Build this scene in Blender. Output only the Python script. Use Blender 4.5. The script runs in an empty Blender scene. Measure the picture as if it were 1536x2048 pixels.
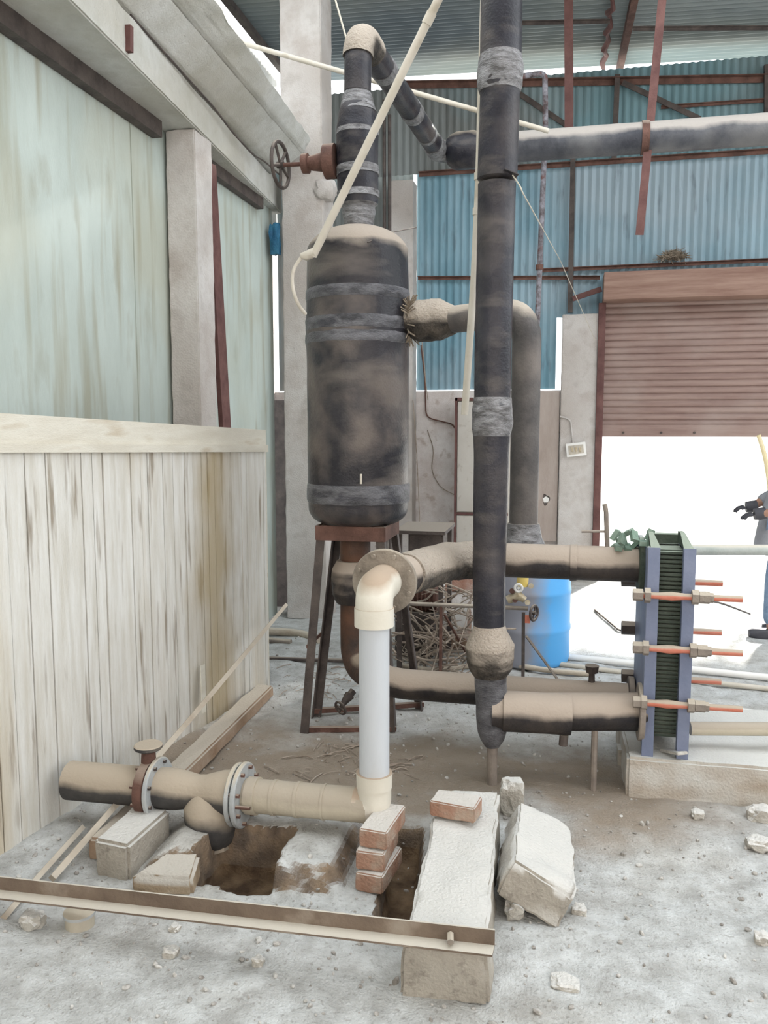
import bpy, bmesh, math, random
import numpy as np
from mathutils import Vector, Matrix, noise

random.seed(11)
C = bpy.context.scene.collection
scene = bpy.context.scene
V = Vector

# ------------------------------------------------------------------ camera
FPX, EYE = 1650.0, 1.6
PITCH = math.atan((1024 - 850) / FPX)
YAW = math.atan((1130 - 768) / FPX * math.cos(PITCH))
FW = V((-math.sin(YAW) * math.cos(PITCH), math.cos(YAW) * math.cos(PITCH), -math.sin(PITCH)))
RT = V((math.cos(YAW), math.sin(YAW), 0))
UP = RT.cross(FW)
cd = bpy.data.cameras.new('camera')
cam = bpy.data.objects.new('camera', cd)
C.objects.link(cam)
cd.sensor_fit = 'VERTICAL'
cd.sensor_height = 36
cd.lens = FPX / 2048 * 36
cd.clip_end = 300
cam.matrix_world = Matrix(((RT.x, UP.x, -FW.x, 0), (RT.y, UP.y, -FW.y, 0), (RT.z, UP.z, -FW.z, EYE), (0, 0, 0, 1)))
scene.camera = cam

# ------------------------------------------------------------------ light
scene.view_settings.view_transform = 'Standard'
scene.view_settings.look = 'None'
scene.view_settings.gamma = 1
scene.view_settings.use_curve_mapping = False
scene.view_settings.exposure = 1.32
w = bpy.data.worlds.new('overcast_sky')
scene.world = w
w.use_nodes = True
w.node_tree.nodes['Background'].inputs[0].default_value = (0.93, 0.97, 1.0, 1)
w.node_tree.nodes['Background'].inputs[1].default_value = 1.25
sl = bpy.data.lights.new('sun', 'SUN')
sl.energy = 6.0
sl.angle = math.radians(3)
sl.color = (1, 0.97, 0.92)
sun = bpy.data.objects.new('sun', sl)
C.objects.link(sun)
sun.rotation_euler = V((-0.30, -0.85, -0.43)).to_track_quat('-Z', 'Y').to_euler()

# ------------------------------------------------------------------ measuring helpers: photo point -> point on a real plane
def ray(x, y):
    return FW + RT * ((x - 768) / FPX) + UP * ((1024 - y) / FPX)
def PZ(x, y, z=0.0):
    r = ray(x, y); return V((0, 0, EYE)) + r * ((z - EYE) / r.z)
def PY(x, y, Y0):
    r = ray(x, y); return V((0, 0, EYE)) + r * (Y0 / r.y)
def PX(x, y, X0):
    r = ray(x, y); return V((0, 0, EYE)) + r * (X0 / r.x)

# ------------------------------------------------------------------ materials
def nd(nt, kind, **kw):
    n = nt.nodes.new(kind)
    for k, v in kw.items():
        setattr(n, k, v)
    return n

def rgba(c):
    return (c[0], c[1], c[2], 1)

def mat(name, c1, c2=None, scale=6, rough=.8, metal=0, bump=.2, stretch=(1, 1, 1), spots=None, spot_amt=.45, spot_scale=14,
        dust=0, dust_col=(.44, .38, .30), bumpdist=.01, blotch=None, blotch_scale=1.3, blotch_amt=.5, fine=90, strips=None):
    m = bpy.data.materials.new(name)
    m.use_nodes = True
    nt = m.node_tree
    L = nt.links.new
    bs = nt.nodes['Principled BSDF']
    tc = nd(nt, 'ShaderNodeTexCoord')
    mp = nd(nt, 'ShaderNodeMapping')
    mp.inputs['Scale'].default_value = stretch
    L(tc.outputs['Object'], mp.inputs['Vector'])
    n1 = nd(nt, 'ShaderNodeTexNoise')
    n1.inputs['Scale'].default_value = scale
    n1.inputs['Detail'].default_value = 9
    n1.inputs['Roughness'].default_value = .65
    L(mp.outputs[0], n1.inputs['Vector'])
    r1 = nd(nt, 'ShaderNodeValToRGB')
    r1.color_ramp.elements[0].position = .36
    r1.color_ramp.elements[1].position = .64
    r1.color_ramp.elements[0].color = rgba(c1)
    r1.color_ramp.elements[1].color = rgba(c2 or c1)
    L(n1.outputs['Fac'], r1.inputs[0])
    col = r1.outputs[0]
    def layer(col, colour, sc, lo, hi, amt, st=None):
        n = nd(nt, 'ShaderNodeTexNoise')
        n.inputs['Scale'].default_value = sc
        n.inputs['Detail'].default_value = 7
        if st:
            m2 = nd(nt, 'ShaderNodeMapping')
            m2.inputs['Scale'].default_value = st
            L(tc.outputs['Object'], m2.inputs['Vector'])
            L(m2.outputs[0], n.inputs['Vector'])
        else:
            L(tc.outputs['Object'], n.inputs['Vector'])
        mr = nd(nt, 'ShaderNodeMapRange')
        mr.inputs['From Min'].default_value = lo
        mr.inputs['From Max'].default_value = hi
        mr.inputs['To Max'].default_value = amt
        L(n.outputs['Fac'], mr.inputs[0])
        mx = nd(nt, 'ShaderNodeMix', data_type='RGBA')
        L(mr.outputs[0], mx.inputs[0]); L(col, mx.inputs[6]); mx.inputs[7].default_value = rgba(colour)
        return mx.outputs[2]
    if blotch:
        col = layer(col, blotch, blotch_scale, .48, .66, blotch_amt)
    if strips:
        col = layer(col, strips[0], strips[1], strips[4] if len(strips) > 4 else .52, .7, strips[2], strips[3])
    if spots:
        col = layer(col, spots, spot_scale, .58, .68, spot_amt, stretch)
    rgh = None
    if dust:
        gm = nd(nt, 'ShaderNodeNewGeometry')
        sp = nd(nt, 'ShaderNodeSeparateXYZ')
        L(gm.outputs['Normal'], sp.inputs[0])
        nz = nd(nt, 'ShaderNodeTexNoise')
        nz.inputs['Scale'].default_value = 5
        nz.inputs['Detail'].default_value = 8
        L(tc.outputs['Object'], nz.inputs['Vector'])
        ad = nd(nt, 'ShaderNodeMath', operation='MULTIPLY_ADD')
        L(nz.outputs['Fac'], ad.inputs[0]); ad.inputs[1].default_value = .8
        L(sp.outputs['Z'], ad.inputs[2])
        mr = nd(nt, 'ShaderNodeMapRange')
        mr.inputs['From Min'].default_value = .4 + (1 - dust) - .17
        mr.inputs['From Max'].default_value = .4 + (1 - dust) + .17
        L(ad.outputs[0], mr.inputs[0])
        mx = nd(nt, 'ShaderNodeMix', data_type='RGBA')
        L(mr.outputs[0], mx.inputs[0]); L(col, mx.inputs[6]); mx.inputs[7].default_value = rgba(dust_col)
        col = mx.outputs[2]
        m3 = nd(nt, 'ShaderNodeMapRange')
        m3.inputs['To Min'].default_value = rough; m3.inputs['To Max'].default_value = .95
        L(mr.outputs[0], m3.inputs[0]); rgh = m3.outputs[0]
    L(col, bs.inputs['Base Color'])
    bs.inputs['Roughness'].default_value = rough
    if rgh: L(rgh, bs.inputs['Roughness'])
    bs.inputs['Metallic'].default_value = metal
    bs.inputs['Specular IOR Level'].default_value = .3
    if bump:
        nb = nd(nt, 'ShaderNodeTexNoise')
        nb.inputs['Scale'].default_value = fine
        nb.inputs['Detail'].default_value = 5
        L(mp.outputs[0], nb.inputs['Vector'])
        ad = nd(nt, 'ShaderNodeMath', operation='ADD')
        L(nb.outputs['Fac'], ad.inputs[0]); L(n1.outputs['Fac'], ad.inputs[1])
        b = nd(nt, 'ShaderNodeBump')
        b.inputs['Strength'].default_value = bump
        b.inputs['Distance'].default_value = bumpdist
        L(ad.outputs[0], b.inputs['Height'])
        L(b.outputs[0], bs.inputs['Normal'])
    return m

DUSTC = (.40, .345, .27)
M = {}
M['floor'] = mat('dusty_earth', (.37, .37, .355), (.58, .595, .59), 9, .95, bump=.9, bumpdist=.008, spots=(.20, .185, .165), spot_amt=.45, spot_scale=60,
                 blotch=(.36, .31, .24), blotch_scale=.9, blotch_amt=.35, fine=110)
def dirt_band(m):
    # damp brown dirt lying in a strip of the floor round the foot of the tank stand
    nt = m.node_tree; bs = nt.nodes['Principled BSDF']; L = nt.links.new
    src = bs.inputs['Base Color'].links[0].from_socket
    tc = nd(nt, 'ShaderNodeTexCoord'); sp = nd(nt, 'ShaderNodeSeparateXYZ'); L(tc.outputs['Object'], sp.inputs[0])
    nz = nd(nt, 'ShaderNodeTexNoise'); nz.inputs['Scale'].default_value = 2.5; nz.inputs['Detail'].default_value = 9; L(tc.outputs['Object'], nz.inputs[0])
    a = nd(nt, 'ShaderNodeMath', operation='SUBTRACT'); L(sp.outputs['Y'], a.inputs[0]); a.inputs[1].default_value = 3.62
    b = nd(nt, 'ShaderNodeMath', operation='ABSOLUTE'); L(a.outputs[0], b.inputs[0])
    c = nd(nt, 'ShaderNodeMath', operation='MULTIPLY_ADD'); L(nz.outputs['Fac'], c.inputs[0]); c.inputs[1].default_value = -1.1; L(b.outputs[0], c.inputs[2])
    e = nd(nt, 'ShaderNodeMapRange'); L(c.outputs[0], e.inputs[0]); e.inputs['From Min'].default_value = -.35; e.inputs['From Max'].default_value = .05; e.inputs['To Min'].default_value = .85; e.inputs['To Max'].default_value = 0
    x = nd(nt, 'ShaderNodeMapRange'); L(sp.outputs['X'], x.inputs[0]); x.inputs['From Min'].default_value = .4; x.inputs['From Max'].default_value = .9; x.inputs['To Min'].default_value = 1; x.inputs['To Max'].default_value = 0
    g = nd(nt, 'ShaderNodeMath', operation='MULTIPLY'); L(e.outputs[0], g.inputs[0]); L(x.outputs[0], g.inputs[1])
    mx = nd(nt, 'ShaderNodeMix', data_type='RGBA'); L(g.outputs[0], mx.inputs[0]); L(src, mx.inputs[6]); mx.inputs[7].default_value = (.25, .195, .14, 1)
    L(mx.outputs[2], bs.inputs['Base Color'])
dirt_band(M['floor'])
def wet_pit_bank_shade(m):
    # bare damp subsoil deep in the hole; steep banks also have their shade painted in
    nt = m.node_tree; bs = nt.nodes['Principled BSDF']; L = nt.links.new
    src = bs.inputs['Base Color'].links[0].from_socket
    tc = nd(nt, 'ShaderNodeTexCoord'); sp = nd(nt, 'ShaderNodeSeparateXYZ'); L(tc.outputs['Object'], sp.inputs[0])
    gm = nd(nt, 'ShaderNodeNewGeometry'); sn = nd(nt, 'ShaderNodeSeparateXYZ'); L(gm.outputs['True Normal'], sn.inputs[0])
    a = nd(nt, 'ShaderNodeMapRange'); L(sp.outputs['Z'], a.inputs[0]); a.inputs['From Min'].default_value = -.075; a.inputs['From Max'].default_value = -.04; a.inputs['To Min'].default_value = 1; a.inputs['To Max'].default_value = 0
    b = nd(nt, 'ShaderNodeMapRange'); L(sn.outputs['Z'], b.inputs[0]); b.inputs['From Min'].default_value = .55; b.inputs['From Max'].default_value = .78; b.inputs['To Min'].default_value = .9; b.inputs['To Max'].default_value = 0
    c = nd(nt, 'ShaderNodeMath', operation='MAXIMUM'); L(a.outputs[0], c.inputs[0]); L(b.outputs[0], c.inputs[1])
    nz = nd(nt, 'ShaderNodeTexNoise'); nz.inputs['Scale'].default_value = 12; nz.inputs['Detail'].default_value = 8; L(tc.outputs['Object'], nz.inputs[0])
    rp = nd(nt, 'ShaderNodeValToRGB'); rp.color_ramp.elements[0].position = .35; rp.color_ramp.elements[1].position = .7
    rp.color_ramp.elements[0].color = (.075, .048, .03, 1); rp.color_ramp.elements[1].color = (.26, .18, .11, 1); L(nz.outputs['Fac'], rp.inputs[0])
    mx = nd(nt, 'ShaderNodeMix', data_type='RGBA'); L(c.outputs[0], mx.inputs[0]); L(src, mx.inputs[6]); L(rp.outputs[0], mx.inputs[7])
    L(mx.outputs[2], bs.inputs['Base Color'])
wet_pit_bank_shade(M['floor'])
M['outside'] = mat('sunlit_ground', (.50, .48, .44), (.62, .60, .56), 3, .95, bump=.4)
M['concrete'] = mat('dusty_concrete', (.33, .30, .255), (.43, .40, .345), 7, .92, bump=.7, spots=(.15, .13, .11), spot_amt=.4, spot_scale=30, dust=.6, dust_col=(.60, .59, .56))
M['column'] = mat('limewashed_concrete', (.46, .42, .39), (.62, .60, .58), 4, .92, bump=.5, spots=(.30, .26, .23), spot_amt=.3, spot_scale=8, blotch=(.36, .31, .27), blotch_amt=.6, blotch_scale=2)
M['beam'] = mat('plastered_beam', (.48, .48, .44), (.64, .65, .63), 4, .92, bump=.5, spots=(.30, .28, .24), spot_amt=.25, spot_scale=8, blotch=(.40, .37, .30), blotch_amt=.5)
M['masonry'] = mat('peeling_whitewash', (.60, .54, .51), (.80, .77, .75), 4, .93, bump=.5, spots=(.36, .27, .22), spot_amt=.55, spot_scale=9, blotch=(.50, .43, .39), blotch_amt=.5)
M['green'] = mat('pale_green_panel', (.43, .49, .455), (.54, .61, .575), 1.6, .75, bump=.15, stretch=(1.5, 1.5, .5), spots=(.30, .29, .22), spot_amt=.35, spot_scale=4,
                 strips=((.33, .31, .22), 5, .65, (1, 2.2, .18)), blotch=(.44, .43, .33), blotch_amt=.5, blotch_scale=.9)
M['wood'] = mat('whitewashed_planks', (.62, .60, .54), (.76, .76, .73), 5, .85, bump=.4, stretch=(5, 5, .5), spots=(.22, .17, .11), spot_amt=.75, spot_scale=3.6,
                strips=((.52, .42, .26), 2.2, .75, (1, 1.3, .12), .56))
M['wood_cap'] = mat('whitewashed_rail', (.62, .585, .50), (.71, .69, .61), 3, .85, bump=.3, stretch=(4, .6, 4), spots=(.40, .30, .18), spot_amt=.5, spot_scale=3)
M['batten'] = mat('weathered_batten', (.38, .32, .25), (.52, .46, .38), 6, .85, bump=.3, dust=.3, dust_col=(.55, .5, .42))
M['blue'] = mat('blue_painted_sheet', (.13, .27, .34), (.27, .42, .50), 1.2, .6, bump=.1, stretch=(2, 2, .4), spots=(.10, .12, .14), spot_amt=.4, spot_scale=6,
                blotch=(.40, .47, .52), blotch_amt=.75, blotch_scale=.5)
M['dullsheet'] = mat('weathered_sheet', (.17, .18, .175), (.28, .31, .31), 1.5, .65, bump=.1, stretch=(2, 2, .4), blotch=(.16, .30, .34), blotch_amt=.8, blotch_scale=.5)
M['roof'] = mat('galvanised_roof', (.19, .215, .205), (.27, .30, .29), 1.2, .5, metal=.2, bump=.1, stretch=(.3, 2, 1), blotch=(.10, .14, .18), blotch_amt=.6, blotch_scale=.4)
M['black'] = mat('black_insulation', (.012, .012, .017), (.034, .034, .044), 4, .33, bump=.25, dust=.3, dust_col=DUSTC, blotch=(.12, .105, .10), blotch_amt=.5, blotch_scale=3.5,
                 strips=((.13, .115, .105), 6, .45, (1, 1, 2.5)))
M['tankblack'] = mat('black_tank_wrap', (.012, .012, .016), (.040, .038, .044), 3, .33, bump=.25, dust=.68, dust_col=(.36, .31, .26), blotch=(.19, .16, .14), blotch_amt=.7, blotch_scale=3.2,
                     strips=((.16, .14, .125), 2.2, .75, (.8, .8, 3)))
M['tape'] = mat('silvery_tape', (.11, .105, .105), (.33, .33, .34), 16, .4, metal=.25, bump=.8, bumpdist=.01, stretch=(1, 1, 3), spots=(.07, .07, .08), spot_amt=.7, spot_scale=18, dust=.2, dust_col=(.42, .38, .33))
TAPE2 = mat('grey_film_tape', (.045, .045, .05), (.18, .18, .195), 9, .3, bump=.7, stretch=(1, 1, 2.5), dust=.15, dust_col=(.3, .27, .24), spots=(.04, .04, .05), spot_amt=.8, spot_scale=7)
M['dusty'] = mat('dust_caked_black_pipe', (.018, .018, .022), (.06, .05, .045), 5, .5, bump=.25, dust=.9, dust_col=(.42, .355, .295))
M['dustwrap'] = mat('dust_caked_wrap', (.03, .027, .025), (.13, .11, .09), 14, .75, bump=1, bumpdist=.015, dust=1.05, dust_col=(.46, .40, .335))
M['rust'] = mat('rusty_steel', (.085, .045, .035), (.17, .09, .07), 9, .75, bump=.35, dust=.3, dust_col=(.34, .27, .22))
M['darksteel'] = mat('dark_steel', (.05, .04, .038), (.11, .09, .08), 8, .6, bump=.25, dust=.3, dust_col=(.3, .26, .22))
M['rustpipe'] = mat('rusty_black_pipe', (.045, .035, .032), (.12, .07, .05), 6, .6, bump=.3, dust=.5, dust_col=(.33, .27, .21), blotch=(.20, .09, .05), blotch_amt=.6, blotch_scale=4)
M['redsteel'] = mat('red_oxide_steel', (.10, .045, .042), (.17, .085, .075), 6, .7, bump=.2)
M['bar'] = mat('dusty_angle_iron', (.14, .105, .08), (.22, .17, .13), 5, .8, bump=.3, dust=.75, dust_col=(.55, .51, .44))
M['pvc'] = mat('grey_pvc', (.49, .52, .56), (.57, .60, .63), 2, .42, bump=.05, stretch=(2, 2, .3), strips=((.46, .44, .40), 5, .4, (1, 1, .3)))
M['pvccream'] = mat('cream_pvc_fitting', (.62, .585, .50), (.70, .67, .59), 3, .45, bump=.1, dust=.5, dust_col=(.42, .33, .25))
M['bandpipe'] = mat('dusty_cream_pipe', (.48, .43, .33), (.56, .51, .41), 3, .6, bump=.15, dust=.85, dust_col=(.42, .37, .30))
M['strainer'] = mat('dusty_cast_iron', (.035, .035, .038), (.085, .08, .075), 5, .6, bump=.2, dust=.88, dust_col=(.42, .36, .285))
M['flange'] = mat('blue_grey_flange', (.36, .38, .39), (.48, .50, .50), 7, .6, bump=.3, spots=(.2, .15, .1), spot_amt=.5, dust=.4, dust_col=(.52, .47, .38))
M['brownflange'] = mat('brown_flange', (.20, .17, .14), (.34, .30, .25), 9, .7, bump=.4, dust=.3, dust_col=(.42, .37, .3), metal=.2)
M['conduit'] = mat('cream_conduit', (.52, .48, .40), (.61, .57, .50), 5, .6, bump=.08, spots=(.35, .3, .22), spot_amt=.5, spot_scale=9)
M['brick'] = mat('red_brick', (.34, .19, .13), (.43, .28, .21), 10, .9, bump=.8, blotch=(.42, .37, .30), blotch_amt=.7, blotch_scale=14, dust=.65, dust_col=(.60, .57, .53))
M['stone'] = mat('pale_rubble', (.40, .37, .32), (.56, .54, .49), 12, .95, bump=.9, dust=.6, dust_col=(.64, .63, .60))
M['shutter'] = mat('brown_shutter', (.25, .165, .145), (.33, .235, .205), 3, .55, bump=.15, stretch=(.5, 1, 6), blotch=(.40, .33, .30), blotch_amt=.5)
M['hood'] = mat('rusty_brown_hood', (.24, .14, .11), (.36, .24, .19), 3, .7, bump=.3, stretch=(.5, 1, 6))
M['hxblue'] = mat('blue_grey_frame_paint', (.15, .18, .27), (.21, .24, .34), 4, .45, bump=.1, dust=.3, dust_col=(.42, .44, .42))
M['hxplate'] = mat('dark_green_gaskets', (.035, .05, .038), (.08, .10, .075), 9, .6, bump=.3, dust=.3, dust_col=(.3, .34, .28))
M['hxrod'] = mat('orange_red_rod', (.55, .16, .10), (.62, .24, .17), 8, .6, bump=.2, dust=.7, dust_col=(.45, .38, .30))
M['nut'] = mat('dusty_nut', (.20, .17, .15), (.30, .26, .22), 9, .7, bump=.3, dust=.5, dust_col=(.45, .40, .33))
M['barrel'] = mat('bright_blue_plastic', (.05, .30, .62), (.09, .37, .70), 2, .35, bump=.05)
M['barreldust'] = M['barrel']
M['cabinet'] = mat('grey_cabinet_paint', (.50, .47, .42), (.58, .555, .51), 2, .6, bump=.1, spots=(.3, .25, .2), spot_amt=.4)
M['board'] = mat('taupe_board', (.34, .28, .245), (.44, .38, .345), 3, .8, bump=.2, stretch=(2, 2, .5))
M['white'] = mat('white_plastic', (.78, .77, .74), (.84, .83, .80), 5, .5, bump=.05)
M['switch'] = mat('brown_grey_switches', (.42, .38, .32), (.55, .5, .42), 30, .5, bump=.1)
M['nest'] = mat('dry_grass', (.20, .16, .12), (.36, .30, .23), 20, .95, bump=.5)
M['twig'] = mat('dry_dusty_twigs', (.24, .19, .15), (.44, .38, .32), 12, .9, bump=.3)
M['yellow'] = mat('yellow_plastic', (.70, .52, .12), (.78, .62, .25), 5, .5, bump=.1)
M['brass'] = mat('dusty_brass', (.42, .34, .22), (.60, .54, .42), 14, .5, metal=.4, bump=.3)
M['tarp'] = mat('blue_tarp', (.02, .10, .20), (.05, .20, .32), 9, .5, bump=.5)
M['skin'] = mat('skin', (.36, .20, .14), (.42, .25, .18), 5, .6, bump=.05)
M['shirt'] = mat('grey_shirt', (.30, .31, .34), (.36, .37, .40), 12, .9, bump=.3)
M['jeans'] = mat('faded_blue_jeans', (.16, .24, .36), (.26, .35, .47), 9, .9, bump=.4)
M['hair'] = mat('black_hair', (.01, .01, .01), (.02, .02, .02), 30, .6, bump=.4)
M['shoe'] = mat('dark_shoe', (.05, .05, .06), (.08, .08, .09), 8, .6, bump=.1)
M['face'] = mat('eye_dark', (.01, .01, .01), None, 5, .3, bump=0)

# ------------------------------------------------------------------ mesh helpers
def add_box(bm, c, s, rot=None, bev=0):
    mtx = Matrix.Translation(V(c)) @ (rot.to_4x4() if rot else Matrix.Identity(4)) @ Matrix.Diagonal((s[0], s[1], s[2], 1))
    g = bmesh.ops.create_cube(bm, size=1, matrix=mtx)
    if bev:
        es = list({e for v in g['verts'] for e in v.link_edges})
        bmesh.ops.bevel(bm, geom=es, offset=bev, segments=2, affect='EDGES', profile=.6)

def box(c, s, rot=None, bev=0):
    bm = bmesh.new(); add_box(bm, c, s, rot, bev); return bm

def box_ab(a, b, bev=0):
    a, b = V(a), V(b)
    return box((a + b) / 2, (abs(b.x - a.x), abs(b.y - a.y), abs(b.z - a.z)), None, bev)

def add_hexa(bm, p):
    v = [bm.verts.new(V(q)) for q in p]
    for f in ((0, 3, 2, 1), (4, 5, 6, 7), (0, 1, 5, 4), (1, 2, 6, 5), (2, 3, 7, 6), (3, 0, 4, 7)):
        bm.faces.new([v[i] for i in f])
    bmesh.ops.recalc_face_normals(bm, faces=bm.faces[:])
    return v

ROUGH = set()
def roughen(bm, cuts=6, amp=.006, sc=9, bev=.006, seed=0):
    if bev:
        bmesh.ops.bevel(bm, geom=bm.edges[:], offset=bev, segments=2, affect='EDGES')
    for _ in range(cuts):
        es = [e for e in bm.edges if e.calc_length() > .035]
        if not es: break
        bmesh.ops.subdivide_edges(bm, edges=es, cuts=1, use_grid_fill=True)
        if len(bm.verts) > 9000: break
    bm.normal_update()
    for v in bm.verts:
        n = noise.noise(v.co * sc + V((seed, 0, 0))) + .5 * noise.noise(v.co * sc * 3 + V((seed, 3, 0)))
        v.co += v.normal * n * amp
    ROUGH.add(id(bm))
    return bm

def frames(pts, up0=None):
    T = []
    n = len(pts)
    for i in range(n):
        t = (pts[min(i + 1, n - 1)] - pts[max(i - 1, 0)])
        T.append(t.normalized())
    u = up0 or (V((0, 0, 1)) if abs(T[0].z) < .9 else V((0, 1, 0)))
    u = (u - T[0] * u.dot(T[0])).normalized()
    out = []
    for i in range(n):
        u = (u - T[i] * u.dot(T[i])).normalized()
        out.append((T[i], u, T[i].cross(u)))
    return out

def add_tube(bm, pts, rad, seg=24, cap=True, wob=0, seed=0):
    pts = [V(p) for p in pts]
    if not isinstance(rad, (list, tuple)): rad = [rad] * len(pts)
    fr = frames(pts)
    rings = []
    for p, r, (t, u, s) in zip(pts, rad, fr):
        ring = []
        for k in range(seg):
            a = 2 * math.pi * k / seg
            d = u * math.cos(a) + s * math.sin(a)
            rr = r
            if wob:
                q = p + d * r
                rr = r * (1 + wob * (noise.noise(q * 14 + V((seed, 0, 0))) + .5 * noise.noise(q * 40 + V((seed, 0, 0)))))
            ring.append(bm.verts.new(p + d * rr))
        rings.append(ring)
    for a, b in zip(rings, rings[1:]):
        for k in range(seg):
            bm.faces.new((a[k], a[(k + 1) % seg], b[(k + 1) % seg], b[k]))
    if cap:
        bm.faces.new(rings[0][::-1]); bm.faces.new(rings[-1])

def tube(pts, rad, seg=24, cap=True, wob=0, seed=0):
    bm = bmesh.new(); add_tube(bm, pts, rad, seg, cap, wob, seed)
    bmesh.ops.recalc_face_normals(bm, faces=bm.faces[:]); return bm

def bend(pts, r=.1, n=8):
    pts = [V(p) for p in pts]
    out = [pts[0]]
    for i in range(1, len(pts) - 1):
        a, b, c = pts[i - 1], pts[i], pts[i + 1]
        rr = min(r, (a - b).length * .49, (c - b).length * .49)
        p0 = b + (a - b).normalized() * rr; p2 = b + (c - b).normalized() * rr
        for k in range(n + 1):
            t = k / n
            out.append(p0 * (1 - t) ** 2 + b * 2 * t * (1 - t) + p2 * t * t)
    out.append(pts[-1])
    return out

def dense(pts, step=.04):
    out = [V(pts[0])]
    for a, b in zip(pts, pts[1:]):
        a, b = V(a), V(b)
        k = max(1, int((b - a).length / step))
        for i in range(1, k + 1): out.append(a.lerp(b, i / k))
    return out

def seg_tube(a, b, r, seg=20, wob=0):
    return tube(dense([a, b], .05) if wob else [a, b], r, seg, True, wob)

def add_bar(bm, a, b, w_, h_, up=None):
    """rectangular bar from a to b"""
    a, b = V(a), V(b)
    t = (b - a).normalized()
    u = up or (V((0, 0, 1)) if abs(t.z) < .9 else V((0, 1, 0)))
    s = t.cross(u).normalized(); u = s.cross(t).normalized()
    o = [(-1, -1), (1, -1), (1, 1), (-1, 1)]
    add_hexa(bm, [a + s * w_ / 2 * i + u * h_ / 2 * j for i, j in o] + [b + s * w_ / 2 * i + u * h_ / 2 * j for i, j in o])

def bar(a, b, w_, h_, up=None):
    bm = bmesh.new(); add_bar(bm, a, b, w_, h_, up); return bm

def add_angle(bm, a, b, leg=.04, th=.006, d1=V((1, 0, 0)), d2=V((0, 1, 0))):
    a, b = V(a), V(b)
    prof = [(0, 0), (leg, 0), (leg, th), (th, th), (th, leg), (0, leg)]
    A = [bm.verts.new(a + d1 * x + d2 * y) for x, y in prof]
    B = [bm.verts.new(b + d1 * x + d2 * y) for x, y in prof]
    for i in range(6):
        bm.faces.new((A[i], A[(i + 1) % 6], B[(i + 1) % 6], B[i]))
    bm.faces.new(A[::-1]); bm.faces.new(B)
    bmesh.ops.recalc_face_normals(bm, faces=bm.faces[:])

def angle(a, b, **k):
    bm = bmesh.new(); add_angle(bm, a, b, **k); return bm

def disc(c, n, r, th, seg=32, r2=None):
    n = V(n).normalized(); c = V(c)
    e = min(.004, th / 4)
    return tube([c - n * th / 2, c - n * (th / 2 - e), c + n * (th / 2 - e), c + n * th / 2], [r - e, r, r, r - e], seg)

def bolts_on(bm, c, n, R, cnt=8, r=.009, l=.03, off=0):
    n = V(n).normalized(); u = n.orthogonal().normalized(); s = n.cross(u)
    for k in range(cnt):
        a = 2 * math.pi * (k + .5) / cnt
        p = V(c) + (u * math.cos(a) + s * math.sin(a)) * R
        add_tube(bm, [p - n * l / 2, p + n * l / 2], r, 6)

def bolt_parts(parent, m, c, n, R_, cnt=8, r=.009, l=.03):
    n = V(n).normalized(); u = n.orthogonal().normalized(); s = n.cross(u)
    for k in range(cnt):
        a = 2 * math.pi * (k + .5) / cnt
        p = V(c) + (u * math.cos(a) + s * math.sin(a)) * R_
        part('bolt', tube([p - n * l / 2, p + n * l / 2], r, 6), m, parent)

def torus_wheel(c, n, R, r, spokes=4, hub=.015):
    n = V(n).normalized(); u = n.orthogonal().normalized(); s = n.cross(u); c = V(c)
    bm = bmesh.new()
    S = 28; K = 8
    rings = []
    for i in range(S):
        a = 2 * math.pi * i / S; d = u * math.cos(a) + s * math.sin(a)
        rings.append([bm.verts.new(c + d * (R + r * math.cos(2 * math.pi * k / K)) + n * r * math.sin(2 * math.pi * k / K)) for k in range(K)])
    for i in range(S):
        A, B = rings[i], rings[(i + 1) % S]
        for k in range(K): bm.faces.new((A[k], A[(k + 1) % K], B[(k + 1) % K], B[k]))
    for i in range(spokes):
        a = 2 * math.pi * i / spokes + .5; d = u * math.cos(a) + s * math.sin(a)
        add_tube(bm, [c + d * hub * .6, c + d * R], r * .75, 6)
    add_tube(bm, [c - n * hub, c + n * hub], hub, 12)
    bmesh.ops.recalc_face_normals(bm, faces=bm.faces[:])
    return bm

def rock(c, size, seed, sub=3, amp=.35):
    bm = bmesh.new()
    bmesh.ops.create_icosphere(bm, subdivisions=sub, radius=1)
    for v in bm.verts:
        d = v.co.normalized()
        f = 1 + amp * noise.noise(d * 1.4 + V((seed * 7.3, 0, 0))) + amp * .45 * noise.noise(d * 4 + V((seed, 5, 0)))
        q = d * f
        q = V([max(-.82, min(.82, t)) for t in q])
        v.co = V((q.x * size[0], q.y * size[1], q.z * size[2])) + V(c)
    return bm

# ------------------------------------------------------------------ linking helpers
def link(name, bm, m, parent=None, loc=None, smooth=35, label=None):
    if id(bm) in ROUGH:
        smooth = 80; ROUGH.discard(id(bm))
    me = bpy.data.meshes.new(name)
    off = V(parent['_o']) if (parent is not None and '_o' in parent) else (V(loc) if loc is not None else V((0, 0, 0)))
    for v in bm.verts: v.co -= off
    bm.to_mesh(me); bm.free()
    me.materials.append(M[m] if isinstance(m, str) else m)
    if smooth:
        me.shade_smooth(); me.set_sharp_from_angle(angle=math.radians(smooth))
    o = bpy.data.objects.new(name, me)
    C.objects.link(o)
    if parent is not None:
        o.parent = parent; o['_o'] = list(off)
    else:
        o.location = off; o['_o'] = list(off)
    if label: o['label'] = label
    return o

def thing(name, label, cat, loc, group=None):
    o = bpy.data.objects.new(name, None); C.objects.link(o)
    o.location = loc; o['_o'] = list(loc); o.empty_display_size = .1
    o['label'] = label; o['category'] = cat
    if group: o['group'] = group
    return o

def part(name, bm, m, parent, label=None, smooth=35):
    return link(name, bm, m, parent, None, smooth, label)

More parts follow.
